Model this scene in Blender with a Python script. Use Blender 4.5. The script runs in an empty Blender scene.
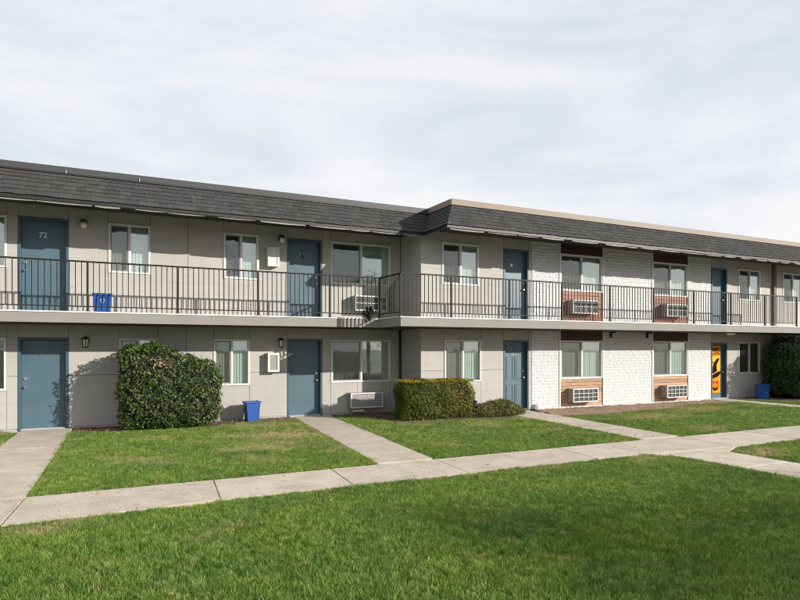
import bpy, math, random
import numpy as np
from mathutils import Vector, Matrix
random.seed(7); rng = np.random.default_rng(11)
R = math.radians
SC = bpy.context.scene
COL = SC.collection

# ------------------------------------------------------------------ camera
cd = bpy.data.cameras.new('camera'); cam = bpy.data.objects.new('camera', cd); COL.objects.link(cam)
cam.location = (0, -15.94, 1.87); cam.rotation_euler = (R(90), 0, R(-26.2))
cd.sensor_width = 36; cd.lens = 27.24; cd.shift_x = 0.0047; cd.shift_y = 0.06; cd.clip_end = 3000; cd.clip_start = 0.05
SC.camera = cam
# ------------------------------------------------------------------ sun and sky
SUN = Vector((0.97, -1.0, 0.474)).normalized()
EL = math.asin(SUN.z); AZ = math.atan2(SUN.x, SUN.y)
sl = bpy.data.lights.new('sun', 'SUN'); sl.energy = 5.0; sl.angle = R(0.5); sl.color = (1.0, 0.94, 0.86)
so = bpy.data.objects.new('sun', sl); COL.objects.link(so)
so.rotation_euler = SUN.to_track_quat('Z', 'Y').to_euler(); so.location = (20, -30, 20)
W = bpy.data.worlds.new('World'); SC.world = W; W.use_nodes = True
nt = W.node_tree; nt.nodes.clear()
def N(t, ty, **k):
    n = t.nodes.new(ty)
    for a, b in k.items():
        if a.startswith('i_'): n.inputs[a[2:].replace('_', ' ')].default_value = b
        else: setattr(n, a, b)
    return n
out = N(nt, 'ShaderNodeOutputWorld'); bg = N(nt, 'ShaderNodeBackground'); bg.inputs['Strength'].default_value = 0.1
sky = N(nt, 'ShaderNodeTexSky', sky_type='NISHITA', sun_disc=False, sun_elevation=EL, sun_rotation=AZ, air_density=1.0, dust_density=1.5)
tc = N(nt, 'ShaderNodeTexCoord'); mp = N(nt, 'ShaderNodeMapping'); mp.inputs['Scale'].default_value = (1.0, 1.6, 4.5); mp.inputs['Rotation'].default_value = (0.12, 0.1, 0.5)
n1 = N(nt, 'ShaderNodeTexNoise'); n1.inputs['Scale'].default_value = 1.5; n1.inputs['Detail'].default_value = 7; n1.inputs['Roughness'].default_value = 0.58; n1.inputs['Distortion'].default_value = 0.5
n2 = N(nt, 'ShaderNodeTexNoise'); n2.inputs['Scale'].default_value = 0.8; n2.inputs['Detail'].default_value = 4
cr = N(nt, 'ShaderNodeValToRGB'); cr.color_ramp.elements[0].position = 0.36; cr.color_ramp.elements[0].color = (5.9, 6.3, 7.05, 1)
cr.color_ramp.elements[1].position = 0.60; cr.color_ramp.elements[1].color = (7.75, 7.8, 7.95, 1)
cr2 = N(nt, 'ShaderNodeValToRGB'); cr2.color_ramp.elements[0].position = 0.3; cr2.color_ramp.elements[0].color = (0.88, 0.88, 0.88, 1)
cr2.color_ramp.elements[1].position = 0.7; cr2.color_ramp.elements[1].color = (0.985, 0.985, 0.985, 1)
mix = N(nt, 'ShaderNodeMixRGB')
for a, b in ((tc.outputs['Generated'], mp.inputs['Vector']), (mp.outputs[0], n1.inputs['Vector']), (mp.outputs[0], n2.inputs['Vector']),
             (n1.outputs['Fac'], cr.inputs['Fac']), (n2.outputs['Fac'], cr2.inputs['Fac']), (cr2.outputs['Color'], mix.inputs['Fac']),
             (sky.outputs['Color'], mix.inputs['Color1']), (cr.outputs['Color'], mix.inputs['Color2']), (mix.outputs[0], bg.inputs['Color']), (bg.outputs[0], out.inputs['Surface'])):
    nt.links.new(a, b)
SC.cycles.filter_width = 1.1
SC.view_settings.view_transform = 'Standard'; SC.view_settings.look = 'None'; SC.view_settings.exposure = 0.3; SC.view_settings.gamma = 1

# ------------------------------------------------------------------ materials
def lin(r, g, b): return tuple(((c/255)/12.92 if c/255 <= .04045 else ((c/255+.055)/1.055)**2.4) for c in (r, g, b)) + (1,)
def mat(name, col, rough=0.7, var=0.08, nscale=3.0, bump=0.0, bscale=60, metal=0.0, spec=0.5, objvar=0.0, hue2=None, grad=None, stretch=None, island=False):
    """procedural paint: base colour broken up by two noises, optional per-object variation, bump"""
    m = bpy.data.materials.new(name); m.use_nodes = True; t = m.node_tree
    p = t.nodes['Principled BSDF']; p.inputs['Roughness'].default_value = rough; p.inputs['Metallic'].default_value = metal
    p.inputs['Specular IOR Level'].default_value = spec
    geo = N(t, 'ShaderNodeNewGeometry')
    vec = geo.outputs['Position']
    if stretch:
        mpn = N(t, 'ShaderNodeMapping'); mpn.inputs['Scale'].default_value = stretch; t.links.new(vec, mpn.inputs['Vector']); vec = mpn.outputs[0]
    nz = N(t, 'ShaderNodeTexNoise'); nz.inputs['Scale'].default_value = nscale; nz.inputs['Detail'].default_value = 8; nz.inputs['Roughness'].default_value = 0.65
    t.links.new(vec, nz.inputs['Vector'])
    rp = N(t, 'ShaderNodeValToRGB'); rp.color_ramp.elements[0].position = 0.3; rp.color_ramp.elements[1].position = 0.7
    c = Vector(col[:3]); c2 = Vector((hue2 or col)[:3])
    rp.color_ramp.elements[0].color = tuple(c2*(1-var)) + (1,); rp.color_ramp.elements[1].color = tuple(c*(1+var)) + (1,)
    t.links.new(nz.outputs['Fac'], rp.inputs['Fac']); res = rp.outputs['Color']
    if objvar:
        oi = N(t, 'ShaderNodeObjectInfo'); rnd = oi.outputs['Random']
        if island:
            ad = N(t, 'ShaderNodeMath', operation='ADD'); t.links.new(rnd, ad.inputs[0]); t.links.new(geo.outputs['Random Per Island'], ad.inputs[1])
            fr = N(t, 'ShaderNodeMath', operation='FRACT'); t.links.new(ad.outputs[0], fr.inputs[0]); rnd = fr.outputs[0]
        mr = N(t, 'ShaderNodeMapRange'); mr.inputs['To Min'].default_value = 1-objvar; mr.inputs['To Max'].default_value = 1+objvar
        t.links.new(rnd, mr.inputs['Value'])
        mm = N(t, 'ShaderNodeVectorMath', operation='SCALE'); t.links.new(res, mm.inputs[0]); t.links.new(mr.outputs[0], mm.inputs['Scale']); res = mm.outputs[0]
    t.links.new(res, p.inputs['Base Color'])
    if bump:
        bz = N(t, 'ShaderNodeTexNoise'); bz.inputs['Scale'].default_value = bscale; bz.inputs['Detail'].default_value = 6
        t.links.new(vec, bz.inputs['Vector'])
        b = N(t, 'ShaderNodeBump'); b.inputs['Strength'].default_value = bump; b.inputs['Distance'].default_value = 0.01
        t.links.new(bz.outputs['Fac'], b.inputs['Height']); t.links.new(b.outputs[0], p.inputs['Normal'])
    return m

def siding_mat():
    m = mat('siding_paint', (0.402, 0.385, 0.358, 1), 0.75, 0.05, 0.9, stretch=(1.4, 1.4, 0.5), objvar=0.025)
    t = m.node_tree; p = t.nodes['Principled BSDF']; geo = N(t, 'ShaderNodeNewGeometry'); sp = N(t, 'ShaderNodeSeparateXYZ'); t.links.new(geo.outputs['Position'], sp.inputs[0])
    # embossed lap lines every 0.205 m: fine relief
    a = N(t, 'ShaderNodeMath', operation='DIVIDE'); a.inputs[1].default_value = 0.205; t.links.new(sp.outputs['Z'], a.inputs[0])
    f = N(t, 'ShaderNodeMath', operation='FRACT'); t.links.new(a.outputs[0], f.inputs[0])
    r = N(t, 'ShaderNodeValToRGB'); e = r.color_ramp.elements; e[0].position = 0.0; e[0].color = (0, 0, 0, 1); e[1].position = 0.045; e[1].color = (1, 1, 1, 1)
    x = e.new(0.97); x.color = (1, 1, 1, 1); x = e.new(1.0); x.color = (0, 0, 0, 1)
    t.links.new(f.outputs[0], r.inputs['Fac'])
    mp_ = N(t, 'ShaderNodeMapping'); mp_.inputs['Scale'].default_value = (6, 6, 90); t.links.new(geo.outputs['Position'], mp_.inputs['Vector'])
    g = N(t, 'ShaderNodeTexNoise'); g.inputs['Scale'].default_value = 1; g.inputs['Detail'].default_value = 5; t.links.new(mp_.outputs[0], g.inputs['Vector'])
    s = N(t, 'ShaderNodeMath', operation='MULTIPLY_ADD'); s.inputs[1].default_value = 0.16; t.links.new(g.outputs['Fac'], s.inputs[0]); t.links.new(r.outputs['Color'], s.inputs[2])
    b = N(t, 'ShaderNodeBump'); b.inputs['Strength'].default_value = 0.45; b.inputs['Distance'].default_value = 0.006
    t.links.new(s.outputs[0], b.inputs['Height']); t.links.new(b.outputs[0], p.inputs['Normal'])
    src = p.inputs['Base Color'].links[0].from_socket
    def layer(src, sc, lo, hi, dark, light, det=5):
        q = N(t, 'ShaderNodeMapping'); q.inputs['Scale'].default_value = sc; t.links.new(geo.outputs['Position'], q.inputs['Vector'])
        n = N(t, 'ShaderNodeTexNoise'); n.inputs['Scale'].default_value = 1; n.inputs['Detail'].default_value = det; t.links.new(q.outputs[0], n.inputs['Vector'])
        r = N(t, 'ShaderNodeValToRGB'); e = r.color_ramp.elements; e[0].position = lo; e[0].color = dark+(1,); e[1].position = hi; e[1].color = light+(1,)
        t.links.new(n.outputs['Fac'], r.inputs['Fac']); x = N(t, 'ShaderNodeMixRGB', blend_type='MULTIPLY'); x.inputs['Fac'].default_value = 1
        t.links.new(src, x.inputs[1]); t.links.new(r.outputs[0], x.inputs[2]); return x.outputs[0]
    c = layer(src, (5, 5, .7), .30, .50, (.945, .94, .925), (1, 1, 1))        # rain streaks
    c = layer(c, (.7, .7, 9), .35, .60, (.955, .95, .94), (1.02, 1.02, 1.02))  # course to course weathering
    c = layer(c, (5, 5, 5), .27, .33, (.80, .77, .72), (1, 1, 1), 7)           # scuffs
    t.links.new(c, p.inputs['Base Color'])
    return m

def grass_mat():
    m = bpy.data.materials.new('grass_blades'); m.use_nodes = True; t = m.node_tree; t.nodes.clear()
    o = N(t, 'ShaderNodeOutputMaterial'); geo = N(t, 'ShaderNodeNewGeometry'); oi = N(t, 'ShaderNodeObjectInfo')
    r = N(t, 'ShaderNodeValToRGB'); e = r.color_ramp.elements
    e[0].position = 0; e[0].color = (0.080, 0.150, 0.020, 1); e[1].position = 0.94; e[1].color = (0.34, 0.44, 0.11, 1)
    x = e.new(0.5); x.color = (0.136, 0.246, 0.032, 1); x = e.new(1.0); x.color = (0.42, 0.36, 0.16, 1)
    t.links.new(oi.outputs['Random'], r.inputs['Fac'])
    big = N(t, 'ShaderNodeTexNoise'); big.inputs['Scale'].default_value = 0.9; big.inputs['Detail'].default_value = 5; t.links.new(geo.outputs['Position'], big.inputs['Vector'])
    rr = N(t, 'ShaderNodeValToRGB'); q = rr.color_ramp.elements; q[0].position = 0.35; q[0].color = (0.80, 0.88, 0.9, 1); q[1].position = 0.68; q[1].color = (1.20, 1.10, 0.95, 1)
    t.links.new(big.outputs['Fac'], rr.inputs['Fac'])
    mu = N(t, 'ShaderNodeMixRGB', blend_type='MULTIPLY'); mu.inputs['Fac'].default_value = 1; t.links.new(r.outputs[0], mu.inputs[1]); t.links.new(rr.outputs[0], mu.inputs[2])
    # dry, worn turf: a value stored on each tuft when it is scattered
    dr = N(t, 'ShaderNodeAttribute', attribute_type='INSTANCER', attribute_name='dry')
    mx = N(t, 'ShaderNodeMixRGB'); t.links.new(dr.outputs['Fac'], mx.inputs['Fac']); t.links.new(mu.outputs[0], mx.inputs[1]); mx.inputs[2].default_value = (0.56, 0.44, 0.24, 1)
    d = N(t, 'ShaderNodeBsdfPrincipled'); d.inputs['Roughness'].default_value = 0.55; d.inputs['Specular IOR Level'].default_value = 0.3
    tr = N(t, 'ShaderNodeBsdfTranslucent'); ms = N(t, 'ShaderNodeMixShader'); ms.inputs[0].default_value = 0.25
    t.links.new(mx.outputs[0], d.inputs['Base Color']); t.links.new(mx.outputs[0], tr.inputs['Color'])
    t.links.new(d.outputs[0], ms.inputs[1]); t.links.new(tr.outputs[0], ms.inputs[2]); t.links.new(ms.outputs[0], o.inputs['Surface'])
    return m

def leaf_mat(name, cols, rough=0.35, trans=0.2, spec=0.5):
    m = bpy.data.materials.new(name); m.use_nodes = True; t = m.node_tree; t.nodes.clear()
    o = N(t, 'ShaderNodeOutputMaterial'); geo = N(t, 'ShaderNodeNewGeometry')
    r = N(t, 'ShaderNodeValToRGB'); e = r.color_ramp.elements
    n = len(cols)
    for i, (pos, c) in enumerate(cols):
        if i == 0: e[0].position = pos; e[0].color = c + (1,)
        elif i == n-1: e[-1].position = pos; e[-1].color = c + (1,)
        else: x = e.new(pos); x.color = c + (1,)
    t.links.new(geo.outputs['Random Per Island'], r.inputs['Fac'])
    d = N(t, 'ShaderNodeBsdfPrincipled'); d.inputs['Roughness'].default_value = rough; d.inputs['Specular IOR Level'].default_value = spec
    tr = N(t, 'ShaderNodeBsdfTranslucent'); ms = N(t, 'ShaderNodeMixShader'); ms.inputs[0].default_value = trans
    t.links.new(r.outputs[0], d.inputs['Base Color']); t.links.new(r.outputs[0], tr.inputs['Color'])
    t.links.new(d.outputs[0], ms.inputs[1]); t.links.new(tr.outputs[0], ms.inputs[2]); t.links.new(ms.outputs[0], o.inputs['Surface'])
    return m

def glass_mat():
    m = bpy.data.materials.new('window_glass'); m.use_nodes = True; t = m.node_tree; t.nodes.clear()
    o = N(t, 'ShaderNodeOutputMaterial'); fr = N(t, 'ShaderNodeFresnel'); bfm = N(t, 'ShaderNodeMath', operation='MULTIPLY_ADD'); bfm.inputs[1].default_value = 1/1.62-1.62; bfm.inputs[2].default_value = 1.62; g2 = N(t, 'ShaderNodeNewGeometry'); t.links.new(g2.outputs['Backfacing'], bfm.inputs[0]); t.links.new(bfm.outputs[0], fr.inputs['IOR'])
    mr = N(t, 'ShaderNodeMath', operation='MULTIPLY_ADD'); mr.inputs[1].default_value = 1.3; mr.inputs[2].default_value = 0.12; mr.use_clamp = True
    tp = N(t, 'ShaderNodeBsdfTransparent'); tp.inputs['Color'].default_value = (0.955, 0.98, 0.97, 1)
    gl = N(t, 'ShaderNodeBsdfGlossy'); gl.inputs['Roughness'].default_value = 0.015; gl.inputs['Color'].default_value = (0.93, 1.0, 0.99, 1)
    nz = N(t, 'ShaderNodeTexNoise'); nz.inputs['Scale'].default_value = 1.7; b = N(t, 'ShaderNodeBump'); b.inputs['Strength'].default_value = 0.06; b.inputs['Distance'].default_value = 0.02
    geo = N(t, 'ShaderNodeNewGeometry'); t.links.new(geo.outputs['Position'], nz.inputs['Vector']); t.links.new(nz.outputs['Fac'], b.inputs['Height']); t.links.new(b.outputs[0], gl.inputs['Normal'])
    ms = N(t, 'ShaderNodeMixShader'); t.links.new(fr.outputs[0], mr.inputs[0]); t.links.new(mr.outputs[0], ms.inputs[0])
    t.links.new(tp.outputs[0], ms.inputs[1]); t.links.new(gl.outputs[0], ms.inputs[2]); t.links.new(ms.outputs[0], o.inputs['Surface'])
    return m
def screen_mat():
    m = bpy.data.materials.new('insect_screen'); m.use_nodes = True; t = m.node_tree; t.nodes.clear()
    o = N(t, 'ShaderNodeOutputMaterial'); tp = N(t, 'ShaderNodeBsdfTransparent'); df = N(t, 'ShaderNodeBsdfDiffuse'); df.inputs['Color'].default_value = (0.05, 0.05, 0.05, 1)
    ms = N(t, 'ShaderNodeMixShader'); ms.inputs[0].default_value = 0.36
    t.links.new(tp.outputs[0], ms.inputs[1]); t.links.new(df.outputs[0], ms.inputs[2]); t.links.new(ms.outputs[0], o.inputs['Surface'])
    return m

def concrete_mat():
    m = mat('walkway_concrete', (0.54, 0.475, 0.395, 1), 0.92, 0.06, 1.1, bump=0.35, bscale=160, objvar=0.07, spec=0.25)
    t = m.node_tree; p = t.nodes['Principled BSDF']; src = p.inputs['Base Color'].links[0].from_socket; geo = N(t, 'ShaderNodeNewGeometry')
    def layer(src, scale, lo, hi, dark, light, detail=3, off=0):
        n = N(t, 'ShaderNodeTexNoise'); n.inputs['Scale'].default_value = scale; n.inputs['Detail'].default_value = detail
        mp_ = N(t, 'ShaderNodeMapping'); mp_.inputs['Location'].default_value = (off, off*2, 0); t.links.new(geo.outputs['Position'], mp_.inputs['Vector']); t.links.new(mp_.outputs[0], n.inputs['Vector'])
        r = N(t, 'ShaderNodeValToRGB'); e = r.color_ramp.elements; e[0].position = lo; e[0].color = dark+(1,); e[1].position = hi; e[1].color = light+(1,)
        t.links.new(n.outputs['Fac'], r.inputs['Fac']); x = N(t, 'ShaderNodeMixRGB', blend_type='MULTIPLY'); x.inputs['Fac'].default_value = 1
        t.links.new(src, x.inputs[1]); t.links.new(r.outputs[0], x.inputs[2]); return x.outputs[0]
    c = layer(src, 75, .35, .62, (.78, .77, .75), (1.07, 1.07, 1.07), 4)
    c = layer(c, 24, .30, .36, (.55, .52, .48), (1, 1, 1), 2, 5)
    c = layer(c, 2.6, .34, .60, (.88, .86, .83), (1.03, 1.03, 1.03), 6, 9)
    t.links.new(c, p.inputs['Base Color']); return m

M_ = dict(
    siding=siding_mat(), core=mat('wall_sheathing', (0.10, 0.09, 0.08, 1), 0.9),
    trim=mat('vinyl_frame', (0.64, 0.62, 0.58, 1), 0.45, 0.04), glass=glass_mat(), screen=screen_mat(),
    interior=mat('interior_paint', (0.10, 0.09, 0.08, 1), 0.9),
    door=mat('door_paint', (0.068, 0.122, 0.155, 1), 0.42, 0.09, 2.5, bump=0.04, bscale=40),
    frame=mat('door_frame_paint', (0.05, 0.092, 0.122, 1), 0.45, 0.06, 2),
    brick=mat('painted_brick', (0.545, 0.545, 0.545, 1), 0.8, 0.04, 7, bump=1.0, bscale=22, objvar=0.02, island=True),
    mortar=mat('painted_mortar', (0.53, 0.53, 0.525, 1), 0.9, 0.05, 9, bump=0.8, bscale=30),
    maroon=mat('maroon_panel', (0.045, 0.012, 0.010, 1), 0.6, 0.2, 5),
    plank=mat('cedar_plank', (0.44, 0.265, 0.155, 1), 0.6, 0.22, 2.2, bump=0.15, bscale=12, objvar=0.22, hue2=(0.28, 0.145, 0.08, 1), stretch=(1.2, 1, 30)),
    plank_red=mat('red_cedar_plank', (0.31, 0.135, 0.075, 1), 0.6, 0.22, 2.2, bump=0.15, bscale=12, objvar=0.22, hue2=(0.17, 0.065, 0.037, 1), stretch=(1.2, 1, 30)),
    conc_slab=mat('slab_paint', (0.235, 0.222, 0.203, 1), 0.8, 0.07, 1.6, bump=0.12, bscale=30),
    edge=mat('slab_edge_paint', (0.62, 0.61, 0.585, 1), 0.6, 0.06, 4),
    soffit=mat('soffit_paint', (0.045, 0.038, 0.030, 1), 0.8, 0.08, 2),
    fascia=mat('fascia_board_paint', (0.22, 0.21, 0.19, 1), 0.7, 0.12, 5), drip=mat('drip_edge_metal', (0.015, 0.014, 0.013, 1), 0.5),
    shingle=mat('asphalt_shingle', (0.057, 0.0565, 0.056, 1), 0.95, 0.16, 14, bump=0.5, bscale=200, objvar=0.17, spec=0.15, island=True),
    deck=mat('roof_felt', (0.05, 0.048, 0.045, 1), 0.95),
    cop_grey=mat('grey_coping_metal', (0.042, 0.044, 0.046, 1), 0.55, 0.10, 1.2, stretch=(0.5, 1, 4)),
    cop_tan=mat('tan_coping_metal', (0.19, 0.18, 0.152, 1), 0.6, 0.14, 0.35, hue2=(0.25, 0.17, 0.115, 1), stretch=(0.5, 1, 4)),
    rail=mat('railing_paint', (0.020, 0.017, 0.015, 1), 0.55, 0.12, 6, spec=0.25), steel=mat('brushed_nickel', (0.6, 0.6, 0.58, 1), 0.3, metal=1.0),
    concrete=concrete_mat(),
    threshold=mat('threshold_concrete', (0.36, 0.36, 0.37, 1), 0.8, 0.08, 8),
    soil=mat('garden_soil', (0.13, 0.075, 0.05, 1), 0.95, 0.35, 12, bump=0.8, bscale=50, hue2=(0.10, 0.06, 0.04, 1)),
    sand=mat('dry_soil', (0.36, 0.255, 0.18, 1), 0.95, 0.25, 7, bump=0.8, bscale=60, hue2=(0.22, 0.14, 0.09, 1)),
    turf=mat('turf_soil', (0.040, 0.055, 0.016, 1), 0.95, 0.3, 6, bump=0.5, bscale=40),
    white=mat('white_enamel', (0.60, 0.585, 0.555, 1), 0.45, 0.05, 4), acdark=mat('grille_dark', (0.03, 0.03, 0.028, 1), 0.5, 0.2, 9),
    acfin=mat('condenser_fins', (0.05, 0.055, 0.052, 1), 0.4, 0.2, 30), acgrey=mat('sleeve_metal', (0.27, 0.255, 0.235, 1), 0.5, 0.08, 6),
    lampblack=mat('lamp_black', (0.02, 0.02, 0.02, 1), 0.4), lampglass=mat('frosted_globe', (0.75, 0.74, 0.70, 1), 0.25, 0.03),
    blue=mat('blue_plastic', (0.012, 0.075, 0.29, 1), 0.4, 0.08, 4), bluedark=mat('navy_plastic', (0.015, 0.03, 0.09, 1), 0.4), white_print=mat('white_print', (0.22, 0.34, 0.55, 1), 0.5),
    number=mat('number_enamel', (0.70, 0.70, 0.68, 1), 0.4), number_dim=mat('number_brass_dim', (0.16, 0.17, 0.15, 1), 0.4, metal=0.3),
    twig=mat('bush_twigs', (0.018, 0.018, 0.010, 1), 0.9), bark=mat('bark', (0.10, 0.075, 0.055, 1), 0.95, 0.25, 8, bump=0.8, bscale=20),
    pipe=mat('downspout_paint', (0.05, 0.045, 0.04, 1), 0.5, 0.06, 4), post=mat('pilaster_paint', (0.12, 0.105, 0.09, 1), 0.7, 0.08, 3),
    blind_teal=mat('teal_blind', (0.46, 0.55, 0.50, 1), 0.6, 0.04), blind_cream=mat('cream_blind', (0.52, 0.50, 0.44, 1), 0.6, 0.04),
    blind_dark=mat('dark_curtain', (0.16, 0.15, 0.13, 1), 0.8, 0.15, 3), blind_red=mat('plum_curtain', (0.18, 0.12, 0.13, 1), 0.8, 0.1),  # dark grey-brown and plum curtain cloth
    orange=mat('banner_orange', (0.80, 0.25, 0.004, 1), 0.6, 0.03, spec=0.1), yellow=mat('banner_yellow', (0.82, 0.42, 0.006, 1), 0.6, 0.03, spec=0.1), pblack=mat('banner_purple_black', (0.02, 0.004, 0.008, 1), 0.8, spec=0.05),
    pumpkin=mat('banner_pumpkin', (0.80, 0.16, 0.004, 1), 0.7, spec=0.05), rock=mat('grey_stone', (0.22, 0.21, 0.21, 1), 0.9, 0.2, 9, bump=0.6, bscale=20),
    litter=leaf_mat('fallen_leaves', [(0.0, (0.30, 0.17, 0.08)), (0.5, (0.42, 0.30, 0.17)), (1.0, (0.16, 0.09, 0.05))], 0.8, 0.1),
    laurel=leaf_mat('laurel_leaf', [(0.0, (0.035, 0.062, 0.016)), (0.45, (0.065, 0.105, 0.022)), (0.88, (0.12, 0.17, 0.036)), (0.995, (0.18, 0.22, 0.05)), (1.0, (0.45, 0.25, 0.12))], 0.45, 0.2, 0.35),
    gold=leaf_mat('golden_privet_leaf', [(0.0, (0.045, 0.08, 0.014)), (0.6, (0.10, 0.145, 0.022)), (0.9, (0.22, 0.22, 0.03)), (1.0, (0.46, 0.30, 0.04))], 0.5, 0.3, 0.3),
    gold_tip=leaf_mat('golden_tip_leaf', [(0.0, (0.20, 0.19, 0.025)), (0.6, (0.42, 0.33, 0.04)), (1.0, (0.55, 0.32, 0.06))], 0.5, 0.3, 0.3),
    juniper=leaf_mat('low_shrub_leaf', [(0.0, (0.07, 0.10, 0.03)), (0.5, (0.20, 0.24, 0.08)), (0.8, (0.38, 0.36, 0.16)), (1.0, (0.42, 0.25, 0.16))], 0.7, 0.15, 0.2),
    darkhedge=leaf_mat('dark_hedge_leaf', [(0.0, (0.018, 0.04, 0.014)), (0.6, (0.035, 0.07, 0.02)), (1.0, (0.07, 0.11, 0.03))], 0.4, 0.15, 0.5),
    treeleaf=leaf_mat('tree_leaf', [(0.0, (0.04, 0.07, 0.02)), (1.0, (0.10, 0.13, 0.03))], 0.5, 0.25, 0.3),
    wilted=leaf_mat('wilted_black_leaf', [(0.0, (0.006, 0.006, 0.005)), (1.0, (0.03, 0.025, 0.02))], 0.6, 0.0, 0.3),
    grass=grass_mat())

# ------------------------------------------------------------------ builders
class MB:
    def __init__(s): s.v = []; s.f = []
    def quad(s, a, b, c, d): i = len(s.v); s.v += [a, b, c, d]; s.f.append((i, i+1, i+2, i+3)); return s
    def box(s, x0, x1, y0, y1, z0, z1):
        i = len(s.v); s.v += [(x0, y0, z0), (x1, y0, z0), (x1, y1, z0), (x0, y1, z0), (x0, y0, z1), (x1, y0, z1), (x1, y1, z1), (x0, y1, z1)]
        s.f += [tuple(i+k for k in q) for q in ((0, 3, 2, 1), (4, 5, 6, 7), (0, 1, 5, 4), (1, 2, 6, 5), (2, 3, 7, 6), (3, 0, 4, 7))]; return s
    def hexa(s, p):
        i = len(s.v); s.v += [tuple(q) for q in p]
        s.f += [tuple(i+k for k in q) for q in ((0, 3, 2, 1), (4, 5, 6, 7), (0, 1, 5, 4), (1, 2, 6, 5), (2, 3, 7, 6), (3, 0, 4, 7))]; return s
    def tube(s, a, b, r0, r1=None, n=8, cap=True):
        r1 = r0 if r1 is None else r1; a = Vector(a); b = Vector(b); d = (b-a).normalized()
        u = d.orthogonal().normalized(); w = d.cross(u); i = len(s.v)
        for c, r in ((a, r0), (b, r1)):
            for k in range(n):
                t = 2*math.pi*k/n; s.v.append(tuple(c + u*(r*math.cos(t)) + w*(r*math.sin(t))))
        for k in range(n): s.f.append((i+k, i+(k+1) % n, i+n+(k+1) % n, i+n+k))
        if cap: s.f.append(tuple(i+k for k in reversed(range(n)))); s.f.append(tuple(i+n+k for k in range(n)))
        return s
    def lathe(s, c, prof, n=14, sq=(1, 1)):
        i = len(s.v); c = Vector(c)
        for r, z in prof:
            for k in range(n):
                t = 2*math.pi*k/n; s.v.append((c.x+r*sq[0]*math.cos(t), c.y+r*sq[1]*math.sin(t), c.z+z))
        for j in range(len(prof)-1):
            for k in range(n): s.f.append((i+j*n+k, i+j*n+(k+1) % n, i+(j+1)*n+(k+1) % n, i+(j+1)*n+k))
        s.f.append(tuple(i+k for k in reversed(range(n)))); s.f.append(tuple(i+(len(prof)-1)*n+k for k in range(n))); return s
    def prism(s, pts, z0, z1):
        i = len(s.v); n = len(pts); s.v += [(x, y, z0) for x, y in pts] + [(x, y, z1) for x, y in pts]
        s.f.append(tuple(i+k for k in reversed(range(n)))); s.f.append(tuple(i+n+k for k in range(n)))
        for k in range(n): s.f.append((i+k, i+(k+1) % n, i+n+(k+1) % n, i+n+k))
        return s
    def mesh(s, name):
        me = bpy.data.meshes.new(name); me.from_pydata([tuple(p) for p in s.v], [], s.f); me.update(); return me
    def build(s, name, m, parent=None, bevel=0, smooth=False, loc=None):
        me = s.mesh(name); me.materials.append(m if not isinstance(m, str) else M_[m])
        if smooth:
            for p in me.polygons: p.use_smooth = True
        return link(name, me, parent, bevel, loc)
def link(name, me, parent=None, bevel=0, loc=None):
    o = bpy.data.objects.new(name, me); COL.objects.link(o)
    if parent: o.parent = parent
    if loc: o.location = loc
    if bevel:
        b = o.modifiers.new('edge', 'BEVEL'); b.width = bevel; b.segments = 2; b.limit_method = 'ANGLE'; b.angle_limit = R(40)
    return o
def tag(o, label=None, cat=None, group=None, kind=None):
    if label: o['label'] = label
    if cat: o['category'] = cat
    if group: o['group'] = group
    if kind: o['kind'] = kind
    return o
def empty(name, loc=(0, 0, 0), label=None, cat=None, group=None, kind=None, rz=0):
    o = bpy.data.objects.new(name, None); COL.objects.link(o); o.location = loc; o.rotation_euler.z = rz; o.empty_display_size = 0.2
    return tag(o, label, cat, group, kind)
def text_mesh(name, s, size, m, parent, loc, rot=(R(90), 0, 0), depth=0.004, squash=1):
    c = bpy.data.curves.new(name, 'FONT'); c.body = s; c.size = size; c.extrude = depth; c.align_x = 'CENTER'; c.align_y = 'CENTER'; c.offset = size*0.012
    t = bpy.data.objects.new('tmp', c); COL.objects.link(t); dg = bpy.context.evaluated_depsgraph_get(); dg.update()
    me = bpy.data.meshes.new_from_object(t.evaluated_get(dg)); bpy.data.objects.remove(t)
    me.materials.clear(); me.materials.append(M_[m]); o = link(name, me, parent); o.location = loc; o.rotation_euler = rot; o.scale = (squash, 1, 1); return o

YL, YR = 0.0, -1.256            # wall planes of the left wing and of the projecting right wing
XS = 8.01                       # where the step is
ZB, ZT = 2.409, 2.656           # balcony slab
ZE = 5.13                       # soffit, well above the lower edge of the mansard
BX0, BX1 = -9.0, 33.0

# ------------------------------------------------------------------ ground and walkways
def sheet(name, pts, z, m, kind='structure'):
    b = MB(); b.v = [(x, y, z) for x, y in pts]; b.f = [tuple(range(len(pts)))]; return tag(b.build(name, m), kind=kind)
sheet('ground', [(-400, -400), (400, -400), (400, 400), (-400, 400)], -0.03, 'turf')
def dirt(pts, m, name='garden_bed'):
    # subdivided, lumpy soil
    xs = [p[0] for p in pts]; ys = [p[1] for p in pts]; x0, x1, y0, y1 = min(xs), max(xs), min(ys), max(ys)
    nx = int((x1-x0)/0.12)+1; ny = int((y1-y0)/0.12)+1; b = MB()
    def inside(x, y):
        c = False
        for i in range(len(pts)):
            xa, ya = pts[i]; xb, yb = pts[i-1]
            if (ya > y) != (yb > y) and x < (xb-xa)*(y-ya)/(yb-ya)+xa: c = not c
        return c
    for i in range(nx+1):
        for j in range(ny+1):
            x = x0+(x1-x0)*i/nx; y = y0+(y1-y0)*j/ny
            b.v.append((x, y, 0.0+random.uniform(-.012, .02)*(0.3 if j in (0, ny) else 1)))
    for i in range(nx):
        for j in range(ny):
            if inside(x0+(x1-x0)*(i+.5)/nx, y0+(y1-y0)*(j+.5)/ny): k = i*(ny+1)+j; b.f.append((k, k+ny+1, k+ny+2, k+1))
    return tag(b.build(name, m, smooth=True), kind='structure')
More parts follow.
